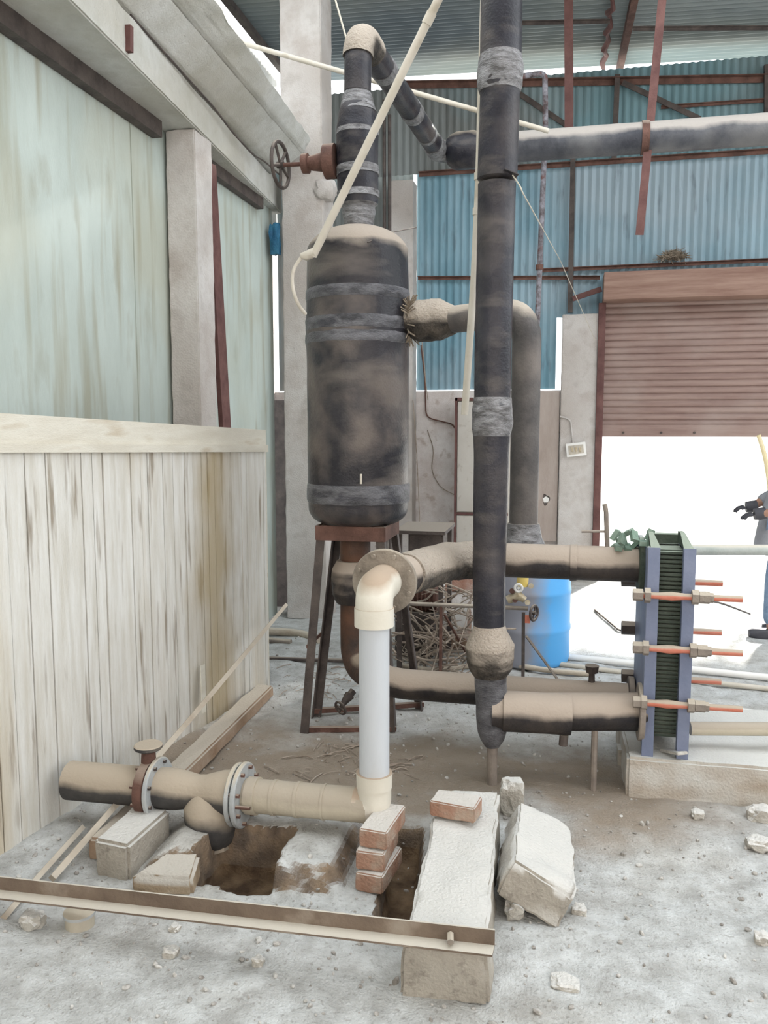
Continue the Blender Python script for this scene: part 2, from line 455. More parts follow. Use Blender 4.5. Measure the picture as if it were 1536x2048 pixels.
def single(name, bm, m, label, cat, loc=None, group=None, kind=None, smooth=35):
    if loc is None:
        xs = [v.co for v in bm.verts]
        loc = V((sum(p.x for p in xs) / len(xs), sum(p.y for p in xs) / len(xs), min(p.z for p in xs)))
    o = link(name, bm, m, None, loc, smooth)
    o['label'] = label; o['category'] = cat
    if group: o['group'] = group
    if kind: o['kind'] = kind
    return o

def struct(name, bm, m, label=None, smooth=35):
    o = link(name, bm, m, None, (0, 0, 0), smooth)
    o['kind'] = 'structure'
    o['category'] = name.split('_')[0].split('.')[0]
    if label: o['label'] = label
    return o

BY = 8.8        # back wall plane
# ================================================================== SETTING
def sstep(a, b, x):
    t = max(0, min(1, (x - a) / (b - a))); return t * t * (3 - 2 * t)

PITC = PZ(470, 1740, 0)
TRA, TRB = PZ(812, 1668, 0), PZ(790, 1840, 0)
def ground(x, y):
    h = .016 * noise.noise(V((x * 2.2, y * 2.2, 0))) + .010 * noise.noise(V((x * 7, y * 7, 2))) + .003 * noise.noise(V((x * 22, y * 22, 5)))
    h += .004 * max(0, noise.noise(V((x * 55, y * 55, 9))))
    # raised heap behind the pit, under the horizontal pipe
    ex = sstep(-1.5, -1.35, x) * (1 - sstep(-.78, -.70, x)); ey = sstep(2.54, 2.62, y + .06 * noise.noise(V((x * 6, 0, 0))) + .02 * noise.noise(V((x * 25, y * 25, 0)))) * (1 - sstep(2.85, 3.2, y))
    h += .09 * ex * ey
    # pit
    d = max(abs(x - PITC.x - .02) / .155, abs(y - PITC.y - .03) / .14) + .10 * noise.noise(V((x * 9, y * 9, 0))) + .05 * noise.noise(V((x * 30, y * 30, 0)))
    h -= .20 * (1 - sstep(.88, 1.04, d))
    # trench beside the long block
    t = (y - TRB.y) / (TRA.y - TRB.y)
    if -.15 < t < 1.15:
        cx = TRB.x + (TRA.x - TRB.x) * t
        h -= .13 * (1 - sstep(.04, .075, abs(x - cx))) * sstep(-.15, .0, t) * (1 - sstep(1.0, 1.15, t))
    # gentle bank along the plank wall
    h += .02 * (1 - sstep(.0, .3, abs(x + 1.9)))
    return h * (1 - sstep(5.2, 6.5, y) * .4)

def grid(xs, ys, f):
    bm = bmesh.new()
    vs = [[bm.verts.new((x, y, f(x, y))) for x in xs] for y in ys]
    for j in range(len(ys) - 1):
        for i in range(len(xs) - 1):
            bm.faces.new((vs[j][i], vs[j][i + 1], vs[j + 1][i + 1], vs[j + 1][i]))
    return bm
xs = list(np.arange(-3.2, -2.1, .08)) + list(np.arange(-2.1, -1.6, .02)) + list(np.arange(-1.6, -.3, .009)) + list(np.arange(-.3, 1.3, .02)) + list(np.arange(1.3, 6.5, .1))
ys = list(np.arange(-3, 1.2, .12)) + list(np.arange(1.2, 2.3, .02)) + list(np.arange(2.3, 3.2, .009)) + list(np.arange(3.2, 3.6, .02)) + list(np.arange(3.6, 5.5, .035)) + list(np.arange(5.5, 8.9, .08))
xs = [float(a) for a in xs]; ys = [float(a) for a in ys]
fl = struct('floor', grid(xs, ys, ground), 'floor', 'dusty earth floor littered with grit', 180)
bm = grid([-12, -3.2, 6.5, 30], [8.85, 12, 60], lambda x, y: -.01)
struct('floor_outside', bm, 'outside', 'sunlit ground outside the shutter door', 0)
o = bpy.data.objects['floor_outside']

# masonry part of the back wall
DX0 = PY(1196, 900, BY).x          # left edge of the shutter opening
DX1 = DX0 + 3.2
ZW = PY(1000, 781, BY).z
bm = bmesh.new()
add_box(bm, ((-3.16 + DX0) / 2, BY + .06, ZW / 2), (DX0 + 3.16, .12, ZW))
add_box(bm, ((DX1 + 6.5) / 2, BY + .06, ZW / 2), (6.5 - DX1, .12, ZW))
for e in range(4): bmesh.ops.subdivide_edges(bm, edges=[e for e in bm.edges if e.calc_length() > .5], cuts=1, use_grid_fill=True)
struct('wall_back', bm, 'masonry', 'low whitewashed masonry wall below blue sheeting')

def corrugated(x0, x1, z0, z1, y, pitch=.076, amp=.011, n=6, zcut=None):
    """vertical ribs; a sheet with depth on plane y"""
    bm = bmesh.new(); rows = []
    N = int((x1 - x0) / pitch * n)
    for i in range(N + 1):
        x = x0 + (x1 - x0) * i / N
        yy = y + amp * math.sin(2 * math.pi * x / pitch)
        zz = [z0, (z0 + z1) / 2, z1]
        rows.append([bm.verts.new((x, yy, z)) for z in zz] + [bm.verts.new((x, yy + .003, z)) for z in zz])
    for a, b in zip(rows, rows[1:]):
        for k in range(2):
            bm.faces.new((a[k], b[k], b[k + 1], a[k + 1])); bm.faces.new((a[k + 3], a[k + 4], b[k + 4], b[k + 3]))
        bm.faces.new((a[0], a[3], b[3], b[0])); bm.faces.new((a[2], b[2], b[5], a[5]))
    bmesh.ops.recalc_face_normals(bm, faces=bm.faces[:])
    return bm
ZG = PY(1100, 325, BY).z
ZT = PY(1100, 160, BY).z
XG0 = PY(832, 600, BY).x
XC = PY(1112, 700, BY).x
XHL = PY(1203, 600, BY).x
ZH = PY(1203, 556, BY).z
struct('wall_back_cladding', corrugated(XG0, XC, ZW + .012, ZG, BY + .03), 'blue', 'blue ribbed sheeting left of the shutter')
struct('wall_back_cladding', corrugated(XC, 6.5, PY(1150, 634, BY).z, ZG, BY + .03), 'blue', 'blue ribbed sheeting above the shutter')
struct('wall_back_cladding', corrugated(-3.125, XG0 - .04, ZW + .02, ZG, BY + .05), 'dullsheet', 'dark sheeting in the back left corner')
struct('wall_back_cladding', corrugated(-3.12, 6.5, ZG - .03, ZT + .05, BY + .0), 'dullsheet', 'weathered brown grey ribbed sheeting under the roof')
# roof: ribs run along X
bm = bmesh.new()
n = 6; pitch = .076; y0, y1 = -1.5, 9.2
N = int((y1 - y0) / pitch * n); rows = []
def roofz(x): return 5.40 - .035 * (x + 3.2)
for i in range(N + 1):
    y = y0 + (y1 - y0) * i / N
    if y < 5.6: continue  # sheets left out here: unseen roof opening added for top light
    dz = .011 * math.sin(2 * math.pi * y / pitch)
    rows.append([bm.verts.new((x, y, roofz(x) + dz)) for x in (-3.06, 1.5, 6.8)])
for a, b in zip(rows, rows[1:]):
    for k in range(2): bm.faces.new((a[k], a[k + 1], b[k + 1], b[k]))
struct('ceiling', bm, 'roof', 'ribbed grey metal roof sheets seen from below')

struct('ceiling_front_light_block', box_ab((-3.2, -2.1, 5.2), (6.6, .9, 5.25)), 'roof', 'unseen roof added over the front bay to cut the light')  # unseen stretch of roof, added to reduce light from above
struct('wall_front_light_block', box_ab((-3.2, -2.1, 0), (6.8, -2.0, 5.2)), 'masonry', 'plain unseen wall added behind the viewer to block light')  # unseen wall, added to keep light off the front faces
struct('wall_right', box_ab((6.5, -2.1, 0), (6.6, BY, 2.6)), 'masonry', 'low side wall at the right')
# left wall of pale green panels
LX = -2.36
PE = PX(546, 600, LX).y
bm = bmesh.new()
for a, b in ((-1.5, 1.2), (1.205, 2.75), (2.755, 4.3), (4.305, PE)):
    add_box(bm, (LX - .02, (a + b) / 2, 1.67), (.04, b - a - .006, 3.34))
struct('wall_left', bm, 'green', 'pale green stained wall panels')
bm = box_ab((-3.20, -2.0, 3.5), (-3.13, BY + .1, 5.37))
struct('wall_left_upper', bm, 'beam', 'plastered upper side wall below the roof slit')
struct('wall_left_rear', box_ab((-3.24, 6.0, 0), (-3.16, BY + .1, 3.5)), 'masonry', 'grey wall behind the gap')
struct('wall_left_rear', box_ab((-3.16, PE + .02, 0), (LX - .3, PE + .08, 3.2)), 'masonry')

# dark bearing strip between panels and beam
bm = bar(PZ(-300, -222, 3.16) * 1, PZ(330, 262, 3.10), .05, .07)
single('timber_strip', bar((LX + .035, 1.0, 3.285), (LX + .035, 4.55, 3.285), .06, .09), 'darksteel', 'dark red brown strip along the top of green panels', 'strip')
single('timber_strip', bar((LX + .035, 4.85, 3.29), (LX + .035, 6.2, 3.29), .05, .08), 'darksteel', 'short grey strip above green panel beyond the pillar', 'strip')
bm.free()

# pillar and beams on the left
E2a, E2b = PZ(-160, -300, 3.2), PY(564, 428, 6.03)
E2b = PZ(564, 428, 3.33); z2 = 3.33
E2a = PZ(140, 0, z2); dE = (E2b - E2a); E2a = E2b - dE * 2.1
E3b = PY(552, 350, 6.36); E3a = PZ(220, 0, E3b.z); E3a = E3b - (E3b - E3a) * 2.1
E4b = PY(606, 308, 6.36); E4a = PZ(345, 0, E4b.z); E4a = E4b - (E4b - E4a) * 2.1
E5b = PY(622, 292, 6.36); E5a = PZ(420, 0, E5b.z); E5a = E5b - (E5b - E5a) * 2.1
L = V((-.45, 0, 0))
def q(p, dx=0, dz=0): return V((p.x + dx, p.y, p.z + dz))
bm = bmesh.new()
wA = E2a.x - LX; wB = E2b.x - LX
xi = LX - .12
add_hexa(bm, [E2a, V((xi, E2a.y, z2)), V((xi, E2a.y, E3a.z)), V((E2a.x, E2a.y, E3a.z)),
              E2b, V((xi, E2b.y, z2)), V((xi, E2b.y, E3b.z)), V((E2b.x, E2b.y, E3b.z))])
struct('trim_1', roughen(bm, 6, .006, 6, .008, 1), 'beam', 'lower pale concrete beam above the green panels')
bm = bmesh.new()
g = .012
add_hexa(bm, [V((E3a.x + .015, E3a.y, E3a.z + g)), V((E3a.x - .3, E3a.y, E3a.z + g)), V((E3a.x - .3, E4a.y, E4a.z)), V((E4a.x, E4a.y, E4a.z)),
              V((E3b.x + .03, E3b.y, E3b.z + g)), V((E3b.x - .3, E3b.y, E3b.z + g)), V((E3b.x - .3, E4b.y, E4b.z)), V((E4b.x, E4b.y, E4b.z))])
struct('trim_2', roughen(bm, 6, .006, 6, .008, 2), 'beam', 'upper pale concrete beam with broken plaster edge')
bm = bmesh.new()
add_hexa(bm, [q(E4a, .01, .004), q(E4a, -.5, .004), q(E5a, -.5, .02), q(E5a, .0, .02), q(E4b, .01, .004), q(E4b, -.5, .004), q(E5b, -.5, .05), q(E5b, 0, .05)])
struct('trim_3', roughen(bm, 6, .012, 9, .008, 3), 'beam', 'rough top slab of the upper beam')
# pillar under beam
pf = PX(390, 258, 0 - 2.12)
yP = (PZ(390, 255, z2)).y; xP = PZ(390, 255, z2).x - .005
xPl = PY(331, 300, yP).x
bm = box_ab((xPl, yP, 0), (xP, yP + .24, z2 - .005))
struct('trim_4', roughen(bm, 7, .004, 9, .006, 4), 'column', 'square concrete pillar between the green panels')
single('red_plank', bar(V((xP - .03, yP + .47, 1.2)), V((xP - .03, yP + .275, z2 - .12)), .03, .13, V((0, 1, 0))), 'redsteel', 'dark red brown plank leaning against the pillar', 'plank')
pk = PX(258, 52, -1.96)
fxl = E2a.x + (E2b.x - E2a.x) * (pk.y - E2a.y) / (E2b.y - E2a.y)
pk = PX(258, 52, fxl)
single('steel_lug', bar(pk, PY(258, 104, pk.y), .03, .03, V((0, 1, 0))), 'redsteel', 'short red brown steel lug on the side of the lower beam', 'bracket')
pw = [E3a.lerp(E3b, t) + V((.03, 0, dz)) for t, dz in ((.55, .0), (.75, -.02), (.80, -.05), (.88, -.06), (.93, -.02), (1, 0))]
single('beam_cable', tube(bend(pw, .1), .006, 6), 'darksteel', 'thin dark cable running along the joint of the two beams', 'cable')
# main column beside tank
CY = 6.40
cx0, cx1 = PY(567, 700, CY).x, PY(648, 700, CY).x
zc = PY(600, 352, CY).z
bm = box_ab((cx0, CY, 0), (cx1, CY + .3, zc))
struct('trim_5', roughen(bm, 7, .006, 7, .008, 5), 'column', 'pale concrete column behind the tank')
bm = box_ab((PY(561, 150, CY + .05).x, CY + .04, zc - .02), (PY(643, 150, CY + .05).x, CY + .34, 5.38))
struct('trim_6', roughen(bm, 7, .005, 7, .008, 6), 'column', 'upper length of the concrete column')
bm = rock(PY(640, 378, CY) + V((.03, .05, 0)), (.10, .10, .10), 8)
single('concrete_lump', bm, 'column', 'broken lump of concrete on the column ledge by valve wheel', 'rubble')
# second back column and shutter column
a = PY(781, 500, BY - .25); b = PY(826, 358, BY - .25)
struct('trim_7', roughen(box_ab((a.x, BY - .25, 0), (b.x, BY - .01, b.z)), 6, .004, 7, .008, 7), 'column', 'pale column at the back wall behind the tank')
a = PY(1119, 900, BY - .1); b = PY(1196, 627, BY - .1)
struct('trim_8', roughen(box_ab((a.x, BY - .1, 0), (b.x + .01, BY + .12, b.z)), 6, .004, 7, .008, 8), 'column', 'whitewashed column left of the shutter')
SC = (a.x, b.x, b.z)
struct('trim_9', box_ab((DX1, BY - .1, 0), (DX1 + .4, BY + .12, b.z)), 'column')
# girts and posts on the sheeting
def girt(p, q_, name, lab, s=.045, m='rust'):
    bm = bmesh.new(); add_angle(bm, p, q_, leg=s, th=.007, d1=V((0, -1, 0)), d2=V((0, 0, -1)))
    single(name, bm, m, lab, 'steel angle')
yg = BY - .03
girt(PY(838, 345, yg), PY(1650, 291, yg), 'steel_girt', 'rusty steel rail crossing sheeting just below the long pipe')
girt(PY(836, 553, yg), PY(1200, 552, yg), 'steel_girt', 'thin steel rail left of the shutter hood', .035)
girt(PY(1080, 538, yg), PY(1650, 512, yg), 'steel_girt', 'long thin rail carrying the bird nest above shutter', .035)
girt(PY(780, 166, yg), PY(1650, 150, yg), 'steel_girt', 'top rail of the sheeting under the bright slit', .06, 'rust')
girt(PY(1322, 212, yg), PY(1650, 190, yg), 'steel_girt', 'short thin rail high at right near the eaves', .03, 'rust')
for (x0, y0_, x1, y1_, lab, m_) in ((1235, 150, 1228, 318, 'short black post below the rusty purlin', 'darksteel'), (1146, 310, 1140, 625, 'narrow steel post above the white column', 'darksteel'),
                                (1534, 130, 1534, 260, 'black post at the right edge under the eaves', 'darksteel')):
    single('steel_post', bar(PY(x0, y0_, BY - .06), PY(x1, y1_, BY - .06), .05, .04, V((0, 1, 0))), m_, lab, 'post')
single('diagonal_brace', bar(PY(1035, 185, BY - .025), PY(1150, 262, BY - .025), .012, .05, V((0, 0, 1))), 'darksteel', 'dark diagonal brace left of the red hanging strip', 'brace')
single('diagonal_brace', bar(PY(1245, 165, BY - .08), PY(1400, 238, BY - .08), .012, .05, V((0, 0, 1))), 'darksteel', 'dark diagonal brace right of the short black post', 'brace')
single('shutter_bracket', bar(PY(1145, 598, BY - .12), PY(1203, 578, BY - .12), .03, .05), 'redsteel', 'red brown arm between post and shutter hood', 'bracket')
# hanging strips and purlins
single('hanging_strip', bar(PY(1137, -60, 7.2), PY(1138, 256, 7.2), .07, .008, V((0, 1, 0))), 'redsteel', 'straight red steel strip hanging from roof, upright one', 'steel strip')
single('hanging_strip', bar(PY(1330, -60, 6.15), PY(1279, 470, 6.15), .055, .008, V((0, 1, 0))), 'redsteel', 'slanting red steel strip hanging beside the long pipe', 'steel strip')
def rz(x, y):  # point on a plane just under the roof
    return PZ(x, y, 5.2)
pa, pb = rz(1268, 0), rz(1237, 148); pa = pb + (pa - pb) * 3
single('roof_purlin', bar(pa, pb, .06, .09), 'rust', 'rusty roof purlin running towards the back wall', 'purlin')
pa, pb = rz(1224, 0), rz(1207, 135); pa = pb + (pa - pb) * 2
bm = tube([pa.lerp(pb, t / 24) + V((.02 * math.sin(t * 2.1), 0, .02 * math.cos(t * 1.7))) for t in range(25)], [.018 + .012 * ((t * 7) % 3) / 2 for t in range(25)], 6)
single('flaking_rod', bm, 'redsteel', 'thin flaking rusty rod under the roof left of purlin', 'rod')
girt(PZ(1035, 44, 5.18), PZ(1220, 40, 5.18), 'roof_rail', 'thin dark rail under the roof left of flaking rod', .03, 'darksteel')
girt(PZ(1265, 55, 5.1), PZ(1650, 53, 5.1), 'roof_rail', 'thin rail under the roof at top right', .03, 'darksteel')
struct('trim_10', box_ab((-3.04, 5.6, 5.31), (-2.98, BY, 5.37)), 'darksteel', 'dark edge member along the roof slit')

# ------------------------------------------------------------------ roller shutter
R = thing('roller_shutter', 'half raised brown roller shutter over the bright doorway', 'roller shutter', (DX0 + 1.6, BY, 0))
zb = PY(1196, 873, BY - .05).z; zh0 = PY(1203, 605, BY - .15).z
bm = bmesh.new(); rows = []
N = 19; K = 10
prof = []
Z0 = zb + .10
for i in range(N * K + 1):
    t = i / K; f = t - math.floor(t)
    prof.append((-.02 * abs(math.sin(math.pi * f)) ** .6, Z0 + (zh0 + .03 - Z0) * i / (N * K)))
for x in (DX0 + .03, DX1 - .03):
    rows.append([bm.verts.new((x, BY - .02 + y, z)) for y, z in prof])
for x in (DX0 + .03, DX1 - .03):
    rows.append([bm.verts.new((x, BY + .0 + y, z)) for y, z in prof])
for k in range(len(prof) - 1):
    bm.faces.new((rows[0][k], rows[1][k], rows[1][k + 1], rows[0][k + 1]))
    bm.faces.new((rows[2][k], rows[2][k + 1], rows[3][k + 1], rows[3][k]))
bmesh.ops.recalc_face_normals(bm, faces=bm.faces[:])
part('slat_curtain', bm, 'shutter', R, smooth=60)
part('bottom_bar', box_ab((DX0 + .03, BY - .06, zb), (DX1 - .03, BY, Z0 + .02), .008), 'shutter', R)
part('hood', box_ab((DX0 - .0, BY - .34, zh0), (DX1 + .1, BY - .04, ZH), .01), 'hood', R, 'rusty brown box hood')
part('guide_rail', box_ab((DX0 - .035, BY - .13, 0), (DX0 + .035, BY - .03, zh0), .004), 'redsteel', R)
part('guide_rail', box_ab((DX1 - .035, BY - .13, 0), (DX1 + .03, BY - .03, zh0), .004), 'redsteel', R)
for t in (.2, .55, .85): part('bolt', seg_tube((DX0 + .03 + 3 * t * .35, BY - .075, zb + .04), (DX0 + .03 + 3 * t * .35, BY - .05, zb + .04), .012, 8), 'darksteel', R)

# nest
bm = bmesh.new(); cN = PY(1347, 518, BY - .08)
for i in range(240):
    a = random.uniform(0, 6.28); rr = random.uniform(.02, .13); h = random.uniform(0, .09) * (1 - rr / .17)
    p = cN + V((math.cos(a) * rr, math.sin(a) * rr * .35, h)); d = V((random.uniform(-1, 1), random.uniform(-.4, .4), random.uniform(-.3, .35))).normalized() * random.uniform(.03, .08)
    add_tube(bm, [p - d, p + V((0, 0, .008)), p + d], .003, 3)
single('bird_nest', bm, 'nest', 'scruffy bird nest of dry grass on the rail above shutter', 'nest', smooth=0)

# switch box with conduit on white column
R = thing('switch_box', 'tilted white switch box on the white column', 'switch box', PY(1152, 914, BY - .11))
ang = Matrix.Rotation(math.radians(-7), 3, 'Y')
c = PY(1152, 899, BY - .13)
part('casing', box(c, (.20, .05, .14), ang, .01), 'white', R)
part('switch_panel', box(c + V((0, -.026, 0)), (.15, .008, .09), ang, .002), 'switch', R)
for k in (-1, 0, 1): part('switch', box(c + V((k * .04, -.033, 0)), (.02, .01, .045), ang, .002), 'brass', R)
single('cable_conduit', tube(bend([PY(1146, 886, BY - .115), PY(1141, 838, BY - .115), PY(1120, 833, BY - .115)], .05), .009, 8), 'column', 'thin bent grey conduit above the switch box', 'conduit')

# back wall board with hole, cabinet, gaps
bx0, bx1 = PY(1052, 900, BY - .05).x, PY(1117, 900, BY - .05).x
bz0, bz1 = PY(1090, 1082, BY - .05).z, PY(1090, 783, BY - .05).z
bm = bmesh.new()
hc = PY(1092, 999, BY - .05)
# board built as a frame round a ragged hole
K = 20; outer = []; inner = []
for k in range(K):
    a = 2 * math.pi * k / K
    dx, dz = math.cos(a), math.sin(a)
    tx = (bx1 - hc.x) / dx if dx > 1e-6 else ((bx0 - hc.x) / dx if dx < -1e-6 else 9e9)
    tz = (bz1 - hc.z) / dz if dz > 1e-6 else ((bz0 - hc.z) / dz if dz < -1e-6 else 9e9)
    t = min(tx, tz); outer.append((hc.x + dx * t, hc.z + dz * t))
    r = .042 * (1 + .25 * math.sin(3 * a + 1)); inner.append((hc.x + dx * r * .8, hc.z + dz * r * 1.35))
cs = [(bx1, bz1), (bx0, bz1), (bx0, bz0), (bx1, bz0)]
def nearest_corner(p, q_):
    for c_ in cs:
        if min(p[0], q_[0]) - 1e-6 <= c_[0] <= max(p[0], q_[0]) + 1e-6 and min(p[1], q_[1]) - 1e-6 <= c_[1] <= max(p[1], q_[1]) + 1e-6 and abs(p[0] - q_[0]) > 1e-4 and abs(p[1] - q_[1]) > 1e-4: return c_
    return None
for yy in (BY - .06, BY - .03):
    vo = [bm.verts.new((x, yy, z)) for x, z in outer]; vi = [bm.verts.new((x, yy, z)) for x, z in inner]
    for k in range(K):
        k2 = (k + 1) % K
        cc = nearest_corner(outer[k], outer[k2])
        if cc: bm.faces.new((vo[k], bm.verts.new((cc[0], yy, cc[1])), vo[k2], vi[k2], vi[k]))
        else: bm.faces.new((vo[k], vo[k2], vi[k2], vi[k]))
single('wall_board', bm, 'board', 'taupe board on the back wall with a small ragged hole', 'board')
HOLE = inner
single('hole_light_disc', tube([V((hc.x, BY - .066, hc.z)), V((hc.x, BY - .062, hc.z))], .035, 5), 'white', 'small white disc for the brightness of the hole in the taupe board', 'bright disc')  # white disc paints the brightness of the hole

yc = 8.3
a = PY(908, 1165, yc); b = PY(1020, 797, yc)
R = thing('metal_cabinet', 'tall grey metal cabinet standing behind the black upright pipe', 'cabinet', (a.x + .3, yc + .2, 0))
part('body', box_ab((a.x, yc, 0.05), (b.x + .0, yc + .4, b.z), .006), 'cabinet', R)
zs = PY(930, 1027, yc).z
part('door', box_ab((a.x + .025, yc - .02, zs + .02), (b.x - .02, yc, b.z - .03), .004), 'cabinet', R)
part('lower_panel', box_ab((a.x + .025, yc - .02, .1), (b.x - .02, yc, zs - .02), .004), 'cabinet', R)
part('trim_strip', box_ab((a.x - .004, yc - .028, .05), (a.x + .02, yc - .001, b.z + .01)), 'redsteel', R, 'rusty brown edge strip')
part('trim_strip', box_ab((a.x, yc - .028, b.z - .02), (b.x, yc - .001, b.z + .01)), 'redsteel', R, 'rusty brown edge strip')
part('trim_strip', box_ab((a.x, yc - .026, zs - .012), (b.x, yc - .001, zs + .012)), 'redsteel', R, 'rusty brown edge strip')
part('handle', seg_tube((b.x - .06, yc - .04, 1.0), (b.x - .06, yc - .04, 1.12), .008, 8), 'darksteel', R)
single('gap_light_strip', box_ab((PY(1010, 900, 8.55).x, 8.5, 0), (PY(1030, 900, 8.55).x, 8.6, ZW - .05)), 'white', 'narrow pale strip for the bright gap behind the bent pipe', 'post')  # white strip stands in for light in the gap beside the cabinet

# wires on back wall
for i, (pts, lab) in enumerate([([(842, 690), (850, 760), (852, 835), (880, 842), (905, 848), (912, 860)], 'brown cable hanging down the whitewashed wall and turning right'),
                                ([(838, 640), (846, 700), (852, 770), (856, 800)], 'pale cord hanging below the side outlet of the tank'),
                                ([(855, 860), (868, 900), (862, 940), (880, 975), (910, 990)], 'thin looping vine stem on the whitewashed wall'),
                                ([(826, 800), (832, 880), (836, 960), (840, 1050)], 'thin straight wire on wall right beside the tank')]):
    single('hanging_cable', tube(bend([PY(x, y, BY - .27 if i in (1, 3) else BY - .02) for x, y in pts], .08, 5), .008 if i == 0 else .005, 6), 'rust' if i == 0 else 'twig', lab, 'cable')
# blue tarp scrap & white slit at corner
bm = rock(PY(550, 478, 6.4), (.05, .05, .15), 3, 3, .5)
single('blue_tarp', bm, 'tarp', 'scrap of blue tarpaulin stuffed at the corner beside column', 'tarpaulin')
single('gap_shade_sheet', box_ab((PY(540, 700, 6.8).x, 6.82, 0), (PY(568, 700, 6.8).x + .05, 6.86, PY(550, 800, 6.8).z)), 'darksteel', 'dark sheet added for the shade in the gap beside the column', 'sheet')  # dark sheet put in for the shade lying on the masonry

# ================================================================== PLANK PARTITION (left)
A0, B0 = PZ(0, 1712, 0), PZ(537, 1378, 0)
dirw = (B0 - A0).normalized(); A1 = A0 - dirw * 1.6; A1.z = 0
LEN = (B0 - A1).length
nrm = V((dirw.y, -dirw.x, 0))     # faces the room
def endz(yb, ya):
    zb_, za_ = PY(538, yb, B0.y).z, PY(0, ya, A0.y).z
    k = (za_ - zb_) / (A0 - B0).length
    return zb_ + k * LEN, zb_          # near end, far end
ztop, zl1, zl0 = endz(860, 823), endz(890, 887), endz(903, 904)
def lz(pair, s): return pair[0] + (pair[1] - pair[0]) * s / LEN
def plank_stain(m):
    # yellow brown stain that ran down two planks near the far end
    nt = m.node_tree; bs = nt.nodes['Principled BSDF']; L = nt.links.new
    src = bs.inputs['Base Color'].links[0].from_socket
    tc = nd(nt, 'ShaderNodeTexCoord'); dt = nd(nt, 'ShaderNodeVectorMath', operation='DOT_PRODUCT')
    L(tc.outputs['Object'], dt.inputs[0]); dt.inputs[1].default_value = tuple(dirw)
    nz = nd(nt, 'ShaderNodeTexNoise'); nz.inputs['Scale'].default_value = 3; nz.inputs['Detail'].default_value = 8; L(tc.outputs['Object'], nz.inputs[0])
    s0 = (PZ(437, 1440, 0) - B0).dot(dirw)
    a = nd(nt, 'ShaderNodeMath', operation='SUBTRACT'); L(dt.outputs['Value'], a.inputs[0]); a.inputs[1].default_value = s0
    b = nd(nt, 'ShaderNodeMath', operation='ABSOLUTE'); L(a.outputs[0], b.inputs[0])
    c = nd(nt, 'ShaderNodeMath', operation='MULTIPLY_ADD'); L(nz.outputs['Fac'], c.inputs[0]); c.inputs[1].default_value = .35; L(b.outputs[0], c.inputs[2])
    e = nd(nt, 'ShaderNodeMapRange'); L(c.outputs[0], e.inputs[0]); e.inputs['From Min'].default_value = .2; e.inputs['From Max'].default_value = .44; e.inputs['To Min'].default_value = .75; e.inputs['To Max'].default_value = 0
    mx = nd(nt, 'ShaderNodeMix', data_type='RGBA'); L(e.outputs[0], mx.inputs[0]); L(src, mx.inputs[6]); mx.inputs[7].default_value = (.42, .33, .18, 1)
    L(mx.outputs[2], bs.inputs['Base Color'])
plank_stain(M['wood'])
R = thing('plank_partition', 'whitewashed vertical plank partition at lower left', 'partition', B0)
bm = bmesh.new(); s = 0; rnd = random.Random(5)
while s < LEN - .02:
    wd = rnd.choice([.05, .07, .09, .11, .06]) * (1 + .2 * rnd.random()); wd = min(wd, LEN - s)
    off = rnd.uniform(-.004, .004)
    p = A1 + dirw * (s + .002); q2 = A1 + dirw * (s + wd - .003)
    o0, o1 = nrm * off, nrm * (-.03)
    z0 = -.03; z1_ = lz(zl0, s) + .006
    tw = rnd.uniform(-.003, .003)
    vs = add_hexa(bm, [p + o0 + V((0, 0, z0)), q2 + o0 + nrm * tw + V((0, 0, z0)), q2 + o1 + V((0, 0, z0)), p + o1 + V((0, 0, z0)),
                  p + o0 + V((0, 0, z1_)), q2 + o0 + V((0, 0, z1_)), q2 + o1 + V((0, 0, z1_)), p + o1 + V((0, 0, z1_))])
    s += wd
part('planks', bm, 'wood', R, smooth=0)
def slab(name, z0, z1, o0, o1, m, e=0):
    a, b = A1, B0 + dirw * e
    bm = bmesh.new()
    add_hexa(bm, [a + nrm * o0 + V((0, 0, z0[0])), b + nrm * o0 + V((0, 0, z0[1])), b + nrm * o1 + V((0, 0, z0[1])), a + nrm * o1 + V((0, 0, z0[0])),
                  a + nrm * o0 + V((0, 0, z1[0])), b + nrm * o0 + V((0, 0, z1[1])), b + nrm * o1 + V((0, 0, z1[1])), a + nrm * o1 + V((0, 0, z1[0]))])
    return part(name, bm, m, R)
slab('backing', (0, 0), zl0, -.031, -.06, 'darksteel')
slab('top_rail', zl1, ztop, -.05, .008, 'wood_cap', .0)
slab('moulding', (zl0[0] - .003, zl0[1] - .003), zl1, -.05, .02, 'wood_cap', .005)
bm = bmesh.new()
add_bar(bm, B0 + dirw * .004 - nrm * .015 + V((0, 0, 0)), B0 + dirw * .004 - nrm * .015 + V((0, 0, zl0[1])), .014, .055, dirw)
part('end_board', bm, 'wood_cap', R)

# kerb beam on the floor beside the partition
k0, k1 = PZ(548, 1392, 0), PZ(232, 1725, 0)
kd = (k1 - k0).normalized(); kn = V((-kd.y, kd.x, 0))
if kn.x > 0: kn = -kn
bm = bmesh.new()
add_hexa(bm, [k0, k0 + kn * .11, k1 + kn * .11, k1, k0 + V((0, 0, .07)), k0 + kn * .11 + V((0, 0, .07)), k1 + kn * .11 + V((0, 0, .085)), k1 + V((0, 0, .085))])
single('timber_baulk', roughen(bm, 6, .006, 8, .01, 9), mat('dusty_old_timber', (.30, .20, .13), (.42, .32, .24), 5, .9, bump=.5, dust=.75, dust_col=(.50, .45, .38)),
       'long dusty timber baulk on the floor along the plank partition', 'timber')
